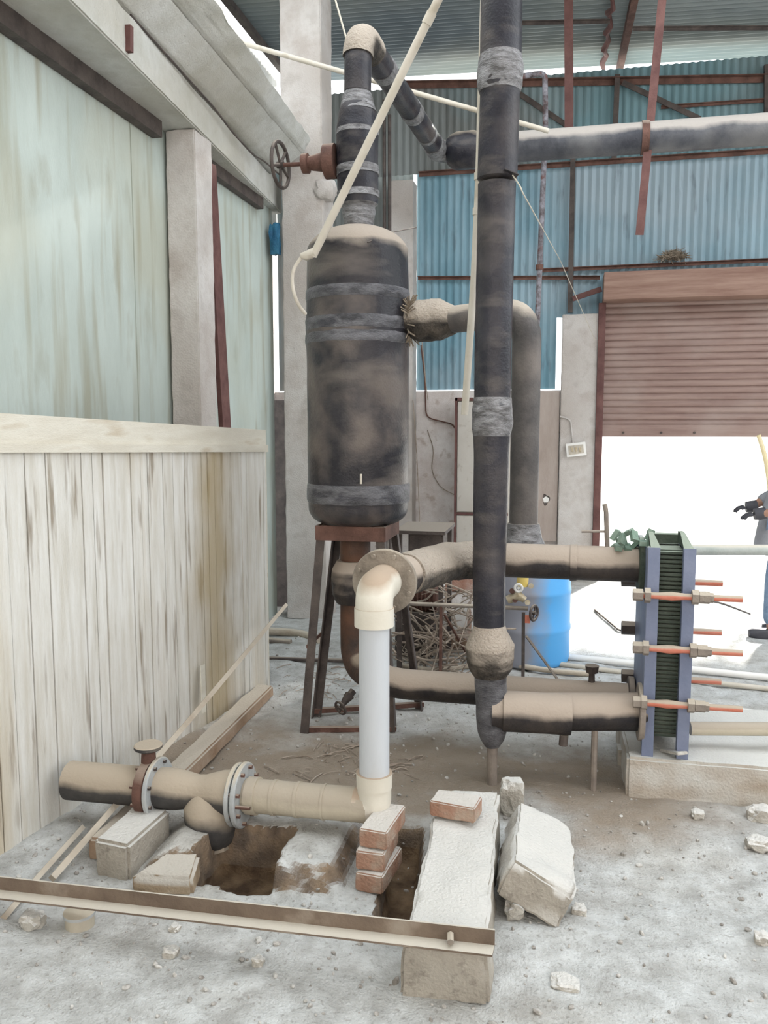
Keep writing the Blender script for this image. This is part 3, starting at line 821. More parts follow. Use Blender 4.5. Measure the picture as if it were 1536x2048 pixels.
# leaning batten
b0, b1 = PZ(104, 1757, .03), PX(572, 1210, -1.60)
bmid = b0.lerp(b1, .45) + V((0, 0, -.01))
bm = bmesh.new(); pts_ = [b0, b0.lerp(b1, .5), b1]
single('long_batten', tube([b0, bmid, b1], [.016, .016, .014], 4), 'batten', 'long thin pale batten sloping up along the plank partition', 'batten', smooth=0)
single('short_batten', tube([PZ(8, 1835, .015), PZ(75, 1755, .04), PZ(165, 1655, .05)], .013, 4), 'batten', 'shorter grey batten on floor at far lower left', 'batten', smooth=0)
# curled strips by wall
single('curled_strip', bar(PX(405, 1330, -1.80), PX(408, 1425, -1.78), .004, .05, V((0, 1, 0))), 'wood_cap', 'curling pale strip at the foot of the partition', 'strip')

# ================================================================== FRONT BAR, BLOCKS, BRICKS
pr = PZ(990, 1858, .215); pl = PZ(0, 1752, .13); pl2 = pl + (pl - pr) * .12
dv = (pr - pl2).normalized(); fr_ = V((dv.y, -dv.x, 0)).normalized()
if fr_.y > 0: fr_ = -fr_
bm = bmesh.new()
hgt = V((0, 0, -1)); up_ = V((0, 0, 1))
lo = V((0, 0, -.050))
bm = angle(pl2 + lo, pr + lo, leg=.05, th=.006, d1=fr_, d2=up_)
single('angle_iron', bm, 'bar', 'long dusty steel angle lying across the foreground onto the block', 'steel angle')
single('small_nut', seg_tube(PZ(901, 1885, .18), PZ(901, 1868, .185), .010, 6), 'nut', 'small nut on the ledge of the foreground angle', 'nut')

# long concrete block
f = PZ(972, 2010, 0); Yf = f.y
TL, TR = PY(804, 1890, Yf), PY(972, 1903, Yf)
zt = .152
TL = PZ(804, 1888, zt); TR = PZ(974, 1902, zt)
BLk, BRk = PZ(879, 1579, zt + .02), PZ(998, 1585, zt + .02)
def dn(p, z=-.02, dx=0, dy=0): return V((p.x + dx, p.y + dy, z))
bm = bmesh.new()
add_hexa(bm, [dn(TL, -.02, -.01, .0), dn(TR, -.02, .012, -.0), dn(BRk), dn(BLk), TL, TR, BRk, BLk])
single('concrete_block', roughen(bm, 7, .012, 9, .010, 12), 'concrete', 'long low concrete block under the end of the angle iron', 'concrete block')
# tilted slab
P0 = PZ(1115, 1862, .0); y0s = P0.y
F = [P0, PY(992, 1790, y0s + .01), PY(1027, 1720, y0s + .03), PY(1148, 1798, y0s + .02)]
yb_ = y0s + .48
Bk = [PY(1130, 1715, yb_), PY(1006, 1662, yb_), PY(1039, 1602, yb_ + .03), PY(1144, 1652, yb_ + .03)]
bm = bmesh.new(); add_hexa(bm, F + Bk)
single('tilted_slab', roughen(bm, 6, .017, 9, .008, 14), 'concrete', 'broken concrete slab tilted against the right side of long block', 'concrete slab')
for (x, y, s_, lab, sd, zz) in ((1030, 1815, (.04, .06, .04), 'rough stone wedged under the tilted slab', 4, .03), (1024, 1600, (.06, .05, .10), 'upright pale rubble stone behind the tilted slab', 6, .06),
                            (1158, 1822, (.03, .03, .02), 'small dark stone at the right corner of tilted slab', 7, .01), (1130, 1965, (.05, .04, .015), 'pale flat stone in the right foreground', 9, .005),
                            (1395, 1632, (.03, .03, .025), 'pinkish stone below the concrete plinth', 10, .012), (1520, 1628, (.06, .05, .045), 'white lump at the right edge below plinth', 11, .02),
                            (1520, 1690, (.06, .04, .03), 'larger pale lump of rubble at the right edge', 13, .02), (65, 1838, (.045, .04, .03), 'pale broken stone behind the lid at lower left', 15, .02),
                            (517, 1925, (.022, .02, .018), 'small brown stone left of the block foot', 16, .01), (342, 1905, (.03, .025, .02), 'small dark tuft of grit in left foreground', 17, .008),
                            (350, 1855, (.02, .02, .015), 'small stone right of the round lid', 18, .008), (1010, 1470, (.012, .012, .012), 'tiny white pebble at the foot of black upright pipe', 19, .5),
                            (1525, 1880, (.03, .03, .025), 'small pale stone on the right edge of floor', 20, .01), (490, 1600, (0, 0, 0), '', 0, 0)):
    if s_[0] == 0 or zz == .5: continue
    p = PZ(x, y, zz)
    single('stone', rock(p + V((0, 0, ground(p.x, p.y))), s_, sd, 3, .5), 'stone', lab, 'stone', smooth=0)

# bricks
def brick(c, ang, tilt, lab, grp=None, sz=(.10, .22, .066), sd=0):
    rot = Matrix.Rotation(ang, 3, 'Z') @ Matrix.Rotation(tilt, 3, 'Y')
    bm = box(c, sz, rot); roughen(bm, 3, .004, 14, .005, sd)
    single('brick', bm, 'brick', lab, 'brick', group=grp)
bc = PZ(742, 1795, .0); 
for i, (dx, lab) in enumerate(((.0, 'bottom brick of the stack under the white pipe elbow'), (-.01, 'middle brick of the stack under the white pipe elbow'), (.005, 'top brick of the stack under the white pipe elbow'))):
    brick(V((bc.x + dx, bc.y + .13 + .02 * i, .036 + .069 * i)), -.12 + .1 * (i == 1), 0, lab, 'bricks stacked under the white pipe', sd=i)
c4 = PZ(912, 1612, .21)
brick(c4, math.radians(-100), math.radians(2), 'loose brick lying on the far end of long block', sd=7, sz=(.10, .17, .06))
# lump behind, plank pieces under the valve
bc2 = PZ(252, 1742, 0)
bl = bmesh.new()
t0 = PZ(187, 1678, .13); t1 = PZ(256, 1692, .13); t2 = PZ(340, 1618, .13); t3 = PZ(262, 1612, .13)
add_hexa(bl, [dn(t0), dn(t1), dn(t2), dn(t3), t0, t1, t2, t3])
single('support_block', roughen(bl, 6, .005, 9, .012, 20), 'concrete', 'dusty square block under the flanged valve', 'concrete block')
bl = bmesh.new()
t0 = PZ(262, 1752, .05); t1 = PZ(385, 1758, .05); t2 = PZ(400, 1705, .07); t3 = PZ(330, 1700, .08)
add_hexa(bl, [dn(t0), dn(t1), dn(t2), dn(t3), t0, t1, t2, t3])
single('broken_slab', roughen(bl, 6, .009, 9, .012, 22), mat('brown_broken_slab', (.30, .22, .14), (.40, .32, .23), 8, .9, bump=.6, dust=.7, dust_col=(.5, .47, .42)), 'low brown broken slab between square block and pit', 'concrete slab')
# round lid
c = PZ(160, 1850, 0)
R = thing('round_lid', 'small round dusty cap standing on the floor at lower left', 'pipe cap', c)
part('body', tube([c + V((0, 0, -.01)), c + V((0, 0, .035))], [.045, .045], 28), mat('buff_cap', (.42, .38, .30), (.5, .46, .38), 6, .9, dust=.4, dust_col=(.55, .54, .5)), R)
part('top_plate', tube([c + V((0, 0, .035)), c + V((0, 0, .038)), c + V((0, 0, .048)), c + V((0, 0, .05))], [.044, .05, .05, .044], 28), 'flange', R)

# ================================================================== GRIT (uncountable)
q0p = PZ(1252, 1592, 0)
bm = bmesh.new(); rg = random.Random(3)
for i in range(2600):
    x = rg.uniform(-1.95, 1.6); y = 1.3 + 4.6 * rg.random() ** 1.6
    if abs(x - PITC.x) < .2 and abs(y - PITC.y) < .2: continue
    if (V((x, y, 0)) - B0).dot(nrm) < .03 and y < B0.y + .1: continue
    if x > q0p.x - .02 and y > q0p.y - .02: continue
    r = rg.choice([.003, .004, .005, .007, .010]) * rg.uniform(.7, 1.2)
    z = ground(x, y)
    mtx = Matrix.Translation((x, y, z + r * .3)) @ Matrix.Rotation(rg.uniform(0, 6), 4, V((rg.random(), rg.random(), 1)).normalized()) @ Matrix.Diagonal((r * rg.uniform(.8, 1.8), r, r * .7, 1))
    bmesh.ops.create_icosphere(bm, subdivisions=1, radius=1, matrix=mtx)
single('grit', bm, mat('mixed_grit', (.20, .18, .16), (.58, .57, .54), 25, .95, bump=0), 'loose grit and tiny stones scattered over the earth floor', 'grit', loc=(0, 0, 0), kind='stuff', smooth=0)

# ================================================================== LOWER LEFT PIPE RUN
YL = 2.84
def px2r(hw, Y): return hw * Y / FPX
pW = PY(150, 1558, YL); p1 = PY(280, 1568, YL)
zr = .30
def LP(x, ref=1590):
    p = PY(x, 1590 + (x - 490) * .085, YL); return p
ax0 = LP(150); ax1 = LP(285)
R = thing('inlet_pipe_stub', 'dusty black pipe coming out of the plank partition', 'pipe', LP(215))
part('pipe_body', tube([LP(140), LP(292)], .076, 32), 'strainer', R)
# butterfly valve
R = thing('wafer_valve', 'rusty wafer valve with flat round top cap beside the strainer', 'valve', LP(298))
part('body', tube([LP(289), LP(291), LP(308), LP(310)], [.10, .108, .108, .10], 32), 'rust', R)
c = LP(299)
part('neck', tube([c + V((0, 0, .09)), c + V((0, 0, .155))], [.03, .026], 16), 'rust', R)
part('top_cap', disc(c + V((0, 0, .165)), (0, 0, 1), .055, .018), 'strainer', R)
bolt_parts(R, 'rust', LP(300), (LP(310) - LP(290)), .095, 8, .008, .07)
# strainer
R = thing('y_strainer', 'dusty cast iron strainer between two flanges with downward bulb', 'strainer', LP(400))
pts = []; rad = []
for x, r in ((318, .078), (335, .080), (355, .078), (375, .070), (395, .062), (410, .064), (425, .074), (445, .086), (465, .090)):
    pts.append(LP(x)); rad.append(r)
part('body', tube(dense(pts, .012), [float(v) for v in np.interp([ (p - pts[0]).length for p in dense(pts, .012)], [(p - pts[0]).length for p in pts], rad)], 36), 'strainer', R)
bA = LP(412) + V((0, .01, .0)); bC = PY(436, 1700, YL - .04)
bp = [bA.lerp(bC, t) for t in (0, .2, .4, .6, .8, .93, 1)]
part('strainer_bulb', tube(bp, [.07, .098, .104, .097, .078, .058, .03], 32), 'strainer', R)
part('bulb_cap', tube([bC.lerp(bA, .08), bC + (bC - bA) * .03], [.045, .042], 6), 'strainer', R)
part('flange', disc(LP(316), LP(330) - LP(300), .118, .018), 'flange', R)
part('flange', disc(LP(474), LP(480) - LP(460), .118, .018), 'flange', R)
bolt_parts(R, 'darksteel', LP(317), LP(330) - LP(300), .10, 8, .008, .032)
# flange pair right + cream pipe
R = thing('cream_pipe_run', 'dusty cream banded pipe from the strainer to the white elbow', 'pipe', LP(600))
part('flange', disc(LP(487), LP(500) - LP(470), .122, .020), 'flange', R)
nn = (LP(500) - LP(470)).normalized(); u = nn.orthogonal().normalized(); bolt_parts(R, 'rust', LP(486), nn, .103, 8, .008, .05)
part('long_bolt', tube([LP(487) + V((0, -.103, 0.0)), LP(520) + V((0, -.103, 0.0))], .007, 8), 'rust', R)
pe = LP(735)
part('pipe_body', tube([LP(490), LP(738)], .063, 36), 'bandpipe', R)
for x, wd in ((507, 10), (550, 3), (597, 3), (650, 2)):
    part('band', tube([LP(x - wd), LP(x + wd)], .0665 if wd < 5 else .070, 36), 'bandpipe', R)

# PVC riser
R = thing('pvc_riser', 'upright grey plastic pipe with cream elbows at both ends', 'plastic pipe', LP(748))
YV = YL
vb = PY(747, 1575, YV); vt = PY(750, 1245, YV)
cb = LP(747)
vt.x = (vt.x + vb.x) / 2; vb.x = vt.x
part('pipe_body', tube([V((vb.x, YV, cb.z + .09)), V((vt.x, YV, vt.z + .02))], .0555, 40), 'pvc', R)
el = bend([V((vb.x - .075, YV, cb.z)), V((vb.x, YV, cb.z)), V((vb.x, YV, cb.z + .12))], .075, 10)
part('lower_elbow', tube(el, .0625, 36), 'pvccream', R)
part('elbow_socket', tube([V((vb.x, YV, cb.z + .075)), V((vb.x, YV, cb.z + .13))], [.066, .067], 36), 'pvccream', R)
# flange + top elbow
FC = PY(772, 1164, YV + .17)
e0 = V((vt.x, YV, vt.z - .01)); e1 = V((vt.x, YV, FC.z))
FC.x = PY(768, 1164, YV + .17).x
el = bend([e0, e1, FC], .085, 14)
part('upper_elbow', tube(el, .068, 40), 'pvccream', R)
part('elbow_socket', tube([V((vt.x, YV, vt.z - .012)), V((vt.x, YV, vt.z + .055))], .0715, 40), 'pvccream', R)
fn = (FC - e1).normalized()

# ================================================================== UPPER HORIZONTAL PIPE to exchanger
YU = 3.82
zu = PY(1150, 1125, YU).z
U0 = V((PY(1281, 1130, YU).x, YU, zu)); U1 = V((PY(915, 1112, YU).x, YU, zu)); U2 = FC + V((0, 0, 0)) + fn * .03
zu2 = FC.z
R = thing('upper_header_pipe', 'thick dust covered black pipe from round flange to the top of exchanger', 'pipe', V((U1.x, YU, zu)))
Q = bend([U2, U2.lerp(U1, .88) + V((0, .0, 0)), U1 + V((.12, 0, 0)), U0], .3, 12)
part('pipe_body', tube(dense(Q, .05), .079, 36), 'dusty', R)
W = dense(Q, .03); 
W1 = [p for p in W if p.x < U1.x + .10 and (p - U2).length > .16]
part('wrap', tube(W1, .087, 36, wob=.07), 'dustwrap', R, 'rough dust caked wrapping')
part('flange', disc(FC + fn * .012, fn, .125, .022, 40), 'brownflange', R, 'round brown flange plate')
bolt_parts(R, 'brownflange', FC + fn * .01, fn, .105, 8, .009, .045)
j = PY(1140, 1128, YU); part('joint_collar', tube([V((j.x, YU, zu)), V((j.x + .03, YU, zu))], .084, 30, wob=.05), 'dusty', R)
part('end_flange', disc(V((U0.x - .0, YU, zu)), (1, 0, 0), .125, .025, 36), 'hxplate', R)
# small vent
single('vent_pipe', tube(bend([PY(1215, 1105, YU - .0), PY(1212, 1020, YU), PY(1209, 1008, YU)], .03), .011, 10), 'nut', 'thin grey vent pipe standing on the upper header pipe', 'vent pipe')
single('vent_branch', seg_tube(PY(1163, 1063, YU), PY(1209, 1063, YU), .006, 8), 'nut', 'thin level rod fixed to the vent pipe', 'rod')

# ================================================================== BLACK UPRIGHT PIPE
YM = 3.56
prof = [(1492, 15), (1478, 24), (1462, 29), (1430, 31), (1400, 31), (1352, 32), (1338, 42), (1318, 47), (1290, 48), (1275, 42), (1262, 35), (1250, 31), (1150, 32), (1000, 33.5), (905, 34),
        (870, 36), (845, 38), (820, 37), (795, 35), (700, 35), (560, 35), (430, 35), (368, 35.5)]
prof2 = [(362, 31), (358, 37), (300, 37), (185, 36.5), (175, 40), (140, 41), (110, 38), (60, 38), (0, 38), (-120, 38), (-300, 37)]
def mx(y): return float(np.interp(y, [-300, 0, 160, 370, 700, 900, 1200, 1490], [1006, 1003, 1001, 994, 986, 983, 977, 985]))
def mpt(y): return PY(mx(y), y, YM)
def msec(pr_, step=.03, wob=0, add=0):
    P = [mpt(y) for y, h in pr_]; Rr = [px2r(h, YM) * 1.03 + add for y, h in pr_]
    D = dense(P, step); zz = [p.z for p in P]
    rr = [float(np.interp(p.z, zz, Rr)) for p in D]
    return tube(D, rr, 36, wob=wob)
R = thing('black_riser_pipe', 'tall black insulated pipe rising from floor to roof', 'pipe', PZ(985, 1578))
part('insulation', msec([p for p in prof if p[0] <= 1250], wob=.012), 'black', R)
part('insulation', msec(prof2, wob=.008), 'black', R)
part('flange_wrap', msec([p for p in prof if 1250 <= p[0] <= 1352], .015, .06), 'dustwrap', R, 'dusty swollen wrapping')
part('lower_wrap', msec([p for p in prof if p[0] >= 1352], .02, .05), TAPE2, R)
part('tape_wrap', msec([(872, 36), (845, 39), (820, 39), (795, 36)], .012, .06, .001), 'tape', R, 'wrinkled silver tape')
part('tape_wrap', msec([(185, 37), (172, 41), (140, 42), (112, 39)], .012, .06, .001), 'tape', R, 'wrinkled silver tape')
part('torn_flap', bar(mpt(352) + V((.03, -.07, 0)), mpt(362) + V((.085, -.05, .0)), .05, .004), 'black', R)
lg0, lg1 = PY(985, 1478, YM), PZ(985, 1582, -.01); lg1.x = lg0.x; lg1.y = YM
part('support_leg', seg_tube(lg0, lg1, .024, 16), 'nut', R, 'thin grey support leg')
# lower front pipe from riser to exchanger
zl = PY(1150, 1432, YM).z
R = thing('lower_front_pipe', 'dusty thick pipe from foot of black upright pipe to exchanger', 'pipe', V((.1, YM, 0)))
a = mpt(1425); a.z = zl; b = V((PY(1284, 1435, YM + .12).x, YM + .12, zl))
part('pipe_body', tube(dense([a, V((a.x + .2, YM + .02, zl)), b], .04), .083, 32), 'dusty', R)
part('wrap', tube(dense([a + V((.05, 0, 0)), V((a.x + .34, YM + .03, zl - .005))], .03), .089, 30, wob=.03), 'dusty', R)
part('end_flange', disc(b + V((-.008, 0, 0)), (1, 0, 0), .125, .025, 36), 'nut', R)
c = PY(1190, 1480, YM)
part('support_leg', seg_tube(V((c.x, YM + .05, zl - .07)), V((c.x, YM + .05, -.02)), .014, 8), 'nut', R)
part('drain_stub', tube([PY(1128, 1470, YM), PY(1126, 1490, YM)], .02, 10), 'darksteel', R)

# ================================================================== TANK
YT = 4.25
tc = PY(716, 760, YT); TX = tc.x
def tz(y): return PY(716, y, YT).z
tr = px2r(104, YT) * 1.0
R = thing('pressure_tank', 'big upright black wrapped tank with dusty dome top on a stand', 'tank', V((TX, YT, 0)))
z0, z1 = tz(1046), tz(452)
prof_t = []
for k in range(9):
    a_ = k / 8 * math.pi / 2; prof_t.append((z0 + .09 * (1 - math.cos(a_)), tr * (.62 + .38 * math.sin(a_)) * .99))
for y, f_ in ((985, 1.0), (960, 1.0), (800, .995), (700, 1.0), (690, 1.01), (648, 1.01), (640, 1.0), (560, .985), (520, .975)): prof_t.append((tz(y), tr * f_))
zz0 = tz(508)
for k in range(1, 11):
    a_ = k / 10 * math.pi / 2; prof_t.append((zz0 + (z1 - zz0) * math.sin(a_), max(.02, tr * .975 * math.cos(a_))))
P = [V((TX, YT, z)) for z, r in prof_t]
D = []; RR = []
for (a_, b_), (ra, rb) in zip(zip(P, P[1:]), zip([r for z, r in prof_t], [r for z, r in prof_t][1:])):
    k = max(1, int((b_ - a_).length / .03))
    for i in range(k): D.append(a_.lerp(b_, i / k)); RR.append(ra + (rb - ra) * i / k)
D.append(P[-1]); RR.append(prof_t[-1][1])
part('shell', tube(D, RR, 56, wob=.006), 'tankblack', R, smooth=60)
def tband(ya, yb, add, m, wob, nm='tape_band', lab=None):
    ks = dense([V((TX, YT, tz(ya))), V((TX, YT, tz(yb)))], .012)
    part(nm, tube(ks, [tr * 1.0 + add - (.004 if i in (0, len(ks) - 1) else 0) for i in range(len(ks))], 56, wob=wob), m, R, lab, 60)
tband(605, 583, .003, TAPE2, .01, 'tape_band', 'silvery grey tape band')
tband(668, 640, .004, TAPE2, .012, 'tape_band', 'silvery grey tape band')
tband(692, 668, .005, TAPE2, .012, 'tape_band', 'silvery grey tape band')
tband(1002, 965, .006, TAPE2, .014, 'tape_band', 'wrinkled lower tape band')
part('drain_nipple', seg_tube(PY(722, 968, YT - tr - .02), PY(722, 948, YT - tr - .02), .006, 8), 'conduit', R)
# stand
zs_ = tz(1068)
R = thing('tank_stand', 'rusty steel stand with splayed legs under the black tank', 'stand', V((TX, YT, 0)))
hw = .18
cor = [(TX - hw, YT - hw), (TX + hw, YT - hw), (TX + hw, YT + hw), (TX - hw, YT + hw)]
zf = z0 + .0
for i in range(4):
    a_, b_ = cor[i], cor[(i + 1) % 4]
    part('frame_rail', bar((a_[0], a_[1], zf - .035), (b_[0], b_[1], zf - .035), .012, .075), 'rust', R)
for i in range(2):
    part('bearer', bar((TX - hw, YT - .1 + .2 * i, zf - .006), (TX + hw, YT - .1 + .2 * i, zf - .006), .05, .01), 'rust', R)
feet = [PZ(600, 1467, 0), PZ(790, 1465, 0), V((TX + .32, YT + .22, 0)), PZ(627, 1432, 0)]
for i in range(4):
    tp = V((cor[i][0], cor[i][1], zf - .05)); ft = feet[i]
    sx = 1 if i in (0, 3) else -1; sy = 1 if i in (0, 1) else -1
    part('leg', angle(tp, ft, leg=.045, th=.007, d1=V((sx, 0, 0)), d2=V((0, sy, 0))), 'darksteel', R)
part('floor_rail', bar(feet[0] + V((0, .02, .015)), feet[1] + V((0, .02, .015)), .03, .025), 'rust', R)
part('floor_rail', bar(feet[3] + V((0, 0, .03)), feet[2] + V((0, 0, .03)), .03, .025), 'rust', R)
part('cross_tie', bar(feet[0].lerp(V((cor[0][0], cor[0][1], zf)), .42), feet[3].lerp(V((cor[3][0], cor[3][1], zf)), .42), .006, .02), 'rust', R)
# table behind
ya = 5.1
a, b = PY(787, 1062, ya), PY(890, 1062, ya)
R = thing('steel_table', 'small dark steel table behind the tank stand', 'table', V(((a.x + b.x) / 2, ya + .2, 0)))
part('table_top', box_ab((a.x, ya, a.z - .018), (b.x, ya + .5, a.z + .004)), 'darksteel', R)
part('side_panel', box_ab((a.x + .10, ya + .03, a.z - .16), (b.x - .03, ya + .04, a.z - .02)), 'darksteel', R)
for dx in (a.x + .03, b.x - .03):
    for dy in (ya + .05, ya + .45):
        part('leg', box_ab((dx - .015, dy - .015, 0), (dx + .015, dy + .015, a.z - .018)), 'darksteel', R)

# tank top neck, valve, elbow and run
R = thing('tank_top_pipe', 'black insulated pipe rising from tank dome, looping back and running right', 'pipe', V((TX, YT, z1)))
nprof = [(455, 28), (440, 30), (425, 33), (415, 31), (410, 38), (400, 40), (370, 41), (330, 41), (262, 42), (245, 39), (225, 37), (212, 33), (196, 30), (186, 26), (182, 25), (100, 25)]
def nx(y): return float(np.interp(y, [60, 180, 300, 450], [718, 715, 714, 718]))
def npt(y): return PY(nx(y), y, YT)
def nsec(y_hi, y_lo, add=0, wob=.01, step=.02):
    pr_ = [p for p in nprof if y_lo <= p[0] <= y_hi]
    P = [npt(y) for y, h in pr_]; Rr = [px2r(h, YT) + add for y, h in pr_]
    D = dense(P, step); rr = [float(np.interp(p.z, [p_.z for p_ in P], Rr)) for p in D]
    return tube(D, rr, 32, wob=wob)
part('neck_wrap', nsec(455, 410, 0, .06), 'tape', R, 'dusty tape wrapping')
part('valve_sleeve', nsec(410, 212, 0, .015), 'black', R)
part('upper_wrap', nsec(225, 182, 0, .06), 'tape', R, 'dusty tape wrapping')
for (ya_, yb_) in ((352, 335), (272, 262), (398, 385)):
    P = dense([npt(ya_), npt(yb_)], .01); part('tape_band', tube(P, px2r(42.5, YT), 32, wob=.03), 'tape', R)
top = npt(100); zt_ = PY(730, 62, YT).z
rn = px2r(25.5, YT)
E_far = PZ(872, 296, zt_)
Ex = V((top.x, YT, zt_))
loop = bend([npt(185), Ex, E_far], .16, 12)
part('elbow_run', tube(dense(loop, .04), rn * 1.05, 32, wob=.01), 'black', R)
W = dense(loop, .03)
W2 = [p for p in W if p.z > zt_ - .13 and (p - Ex).length < .25]
part('elbow_wrap', tube(W2, rn * 1.17, 32, wob=.05), 'dustwrap', R)
dirr = (E_far - Ex).normalized()
for dd, ll in ((.42, .08), (1.05, .10), (1.5, .04)):
    part('tape_band', tube(dense([Ex + dirr * dd, Ex + dirr * (dd + ll)], .02), rn * 1.12, 28, wob=.04), 'tape', R)
# long run to the right
YR = E_far.y + .12
zr_ = zt_
Rr0 = V((E_far.x + .02, YR, zr_))
def LRz(x, y): return PY(x, y, YR).z
zr_ = LRz(1300, 275); 
Rrun = [E_far + V((0, 0, 0)), V((E_far.x + .02, YR, zr_)), V((PY(940, 300, YR).x, YR, zr_))]
part('far_elbow', tube(dense(bend([E_far - dirr * .12, V((E_far.x, YR - .02, zr_)), V((PY(905, 300, YR).x, YR, zr_))], .12, 8), .04), rn * 1.15, 28, wob=.04), 'tape', R)
xa = PY(895, 300, YR).x; xb = PY(962, 300, YR).x; xe = PY(1560, 255, YR).x + 1.2
P = [V((xa, YR, zr_)), V((xa + .03, YR, zr_)), V((xa + .07, YR, zr_)), V((xb - .05, YR, zr_)), V((xb, YR, zr_))]
part('flange_wrap', tube(dense(P, .02), [float(np.interp(p.x, [xa, xa + .03, xa + .07, xb - .04, xb], [.09, .115, .13, .13, .11])) for p in dense(P, .02)], 32, wob=.03), 'black', R)
part('long_run', tube(dense([V((xb - .02, YR, zr_)), V((xe, YR, zr_))], .06), .103, 32, wob=.01), mat('grey_dusty_insulation', (.045, .048, .06), (.11, .115, .13), 5, .5, bump=.25, dust=.8, dust_col=(.42, .39, .36), blotch=(.2, .2, .2), blotch_amt=.6, blotch_scale=3), R)
xx = PY(1290, 270, YR).x
part('hanger_clip', tube([V((xx - .025, YR, zr_)), V((xx + .025, YR, zr_))], .112, 24), 'rust', R)
# valve bonnet
R = thing('gate_valve', 'rusty gate valve with round handwheel on the tank top pipe', 'valve', npt(320))
v0 = PY(672, 322, YT - .02); v1 = PY(605, 328, YT - .02); wc = PY(561, 330, YT - .02)
P = [v0, v0.lerp(v1, .2), v0.lerp(v1, .22), v0.lerp(v1, .32), v0.lerp(v1, .34), v0.lerp(v1, .8), v0.lerp(v1, .82), v1]
part('bonnet', tube(P, [.085, .085, .085, .085, .05, .034, .05, .048], 18), 'rust', R)
part('stem', seg_tube(v1, wc, .011, 10), 'rust', R)
part('handwheel', torus_wheel(wc, (-1, .08, 0), .112, .010, 5, .018), 'darksteel', R)

# tank side outlet
YO = YT
zo = PY(860, 641, YO).z
YD = 4.0
xo0 = TX + tr * .93
R = thing('tank_side_pipe', 'black insulated pipe leaving tank side and bending down behind upright pipe', 'pipe', V((xo0, YO, zo)))
x1_, x2_, x3_ = PY(838, 641, YO).x, PY(893, 641, YO).x, PY(912, 641, YO).x
xd = PY(1053, 700, YD).x
pth = [V((x3_ - .02, YO - .01, zo)), V((xd, YD, zo)), V((xd, YD, 1.05))]
P = bend(pth, .14, 12)
part('pipe_body', tube(dense(P, .05), px2r(27.5, YD) * 1.02, 32, wob=.012), mat('dusty_bend_insulation', (.045, .043, .045), (.12, .11, .105), 4, .5, bump=.25, dust=.55, dust_col=(.42, .37, .31), blotch=(.22, .19, .17), blotch_amt=.7, blotch_scale=3), R)
P = [V((xo0, YO, zo)), V((x1_ - .03, YO, zo)), V((x1_, YO, zo)), V((x2_ - .03, YO, zo)), V((x2_, YO, zo)), V((x3_, YO, zo))]
D = dense(P, .015)
part('flange_wrap', tube(D, [float(np.interp(p.x, [xo0, x1_ - .03, x1_, x2_ - .03, x2_, x3_], [.075, .092, .105, .105, .09, .070])) for p in D], 32, wob=.07), 'dustwrap', R, 'bulging dusty wrapping')
bm = bmesh.new()
for i in range(60):
    a_ = random.uniform(0, 6.28); p = V((xo0 + .03, YO + .09 * math.cos(a_), zo + .09 * math.sin(a_)))
    add_tube(bm, [p, p + V((random.uniform(-.03, .05), .04 * math.cos(a_), .04 * math.sin(a_)))], .004, 3)
part('frayed_edge', bm, 'nest', R, smooth=0)
part('weld_collar', tube([V((xd, YD - .0, 1.02)), V((xd, YD, 1.06)), V((xd, YD, 1.13))], [.11, .09, .075], 24, wob=.05), 'tape', R)

# under tank pipe
R = thing('tank_bottom_pipe', 'rusty black pipe dropping from tank bottom and turning right', 'pipe', V((TX, YT, 0)))
YB = 3.98
zlb = PY(860, 1372, YB).z
xq = PY(711, 1250, YT).x
pth = [V((xq, YT, z0 + .02)), V((xq, YT, zlb)), V((PY(780, 1372, YB).x, YB, zlb)), V((PY(1286, 1385, YB).x, YB, zlb))]
P = dense(bend(pth, .13, 10), .04)
iv = [p for p in P if p.x < xq + .14]
part('drop_pipe', tube(iv, .082, 30, wob=.01), 'rustpipe', R)
ih = [p for p in P if p.x > xq + .10]
part('pipe_body', tube(ih, .076, 32), 'dusty', R)
zz_ = PY(711, 1160, YT).z
D = dense([V((xq - .01, YT - .02, zz_ - .12)), V((xq - .01, YT - .02, zz_ + .11))], .015)
part('swollen_joint', tube(D, [float(np.interp(p.z, [zz_ - .12, zz_ - .07, zz_, zz_ + .06, zz_ + .11], [.085, .11, .115, .11, .085])) for p in D], 30, wob=.05), 'dusty', R)
dv0, dv1 = PY(706, 1382, YT - .05), PY(690, 1402, YT - .1); wc = PY(681, 1416, YT - .13)
part('drain_valve', tube([dv0, dv0.lerp(dv1, .4), dv0.lerp(dv1, .42), dv1, wc], [.02, .02, .028, .02, .009], 12), 'darksteel', R)
part('valve_wheel', torus_wheel(wc, V((-.5, -.8, -.3)), .036, .007, 4, .009), 'darksteel', R)
part('end_flange', disc(V((PY(1262, 1385, YB).x, YB, zlb)), (1, 0, 0), .11, .03, 30), 'darksteel', R)
# vent nut on it
c = PY(1183, 1372, YB)
single('bleed_screw', tube([V((c.x, YB, zlb + .07)), V((c.x, YB, zlb + .12)), V((c.x, YB, zlb + .121)), V((c.x, YB, zlb + .155)), V((c.x, YB, zlb + .16))], [.016, .014, .028, .034, .02], 10), 'darksteel', 'stubby dark bleed screw on top of the lower pipe', 'valve')

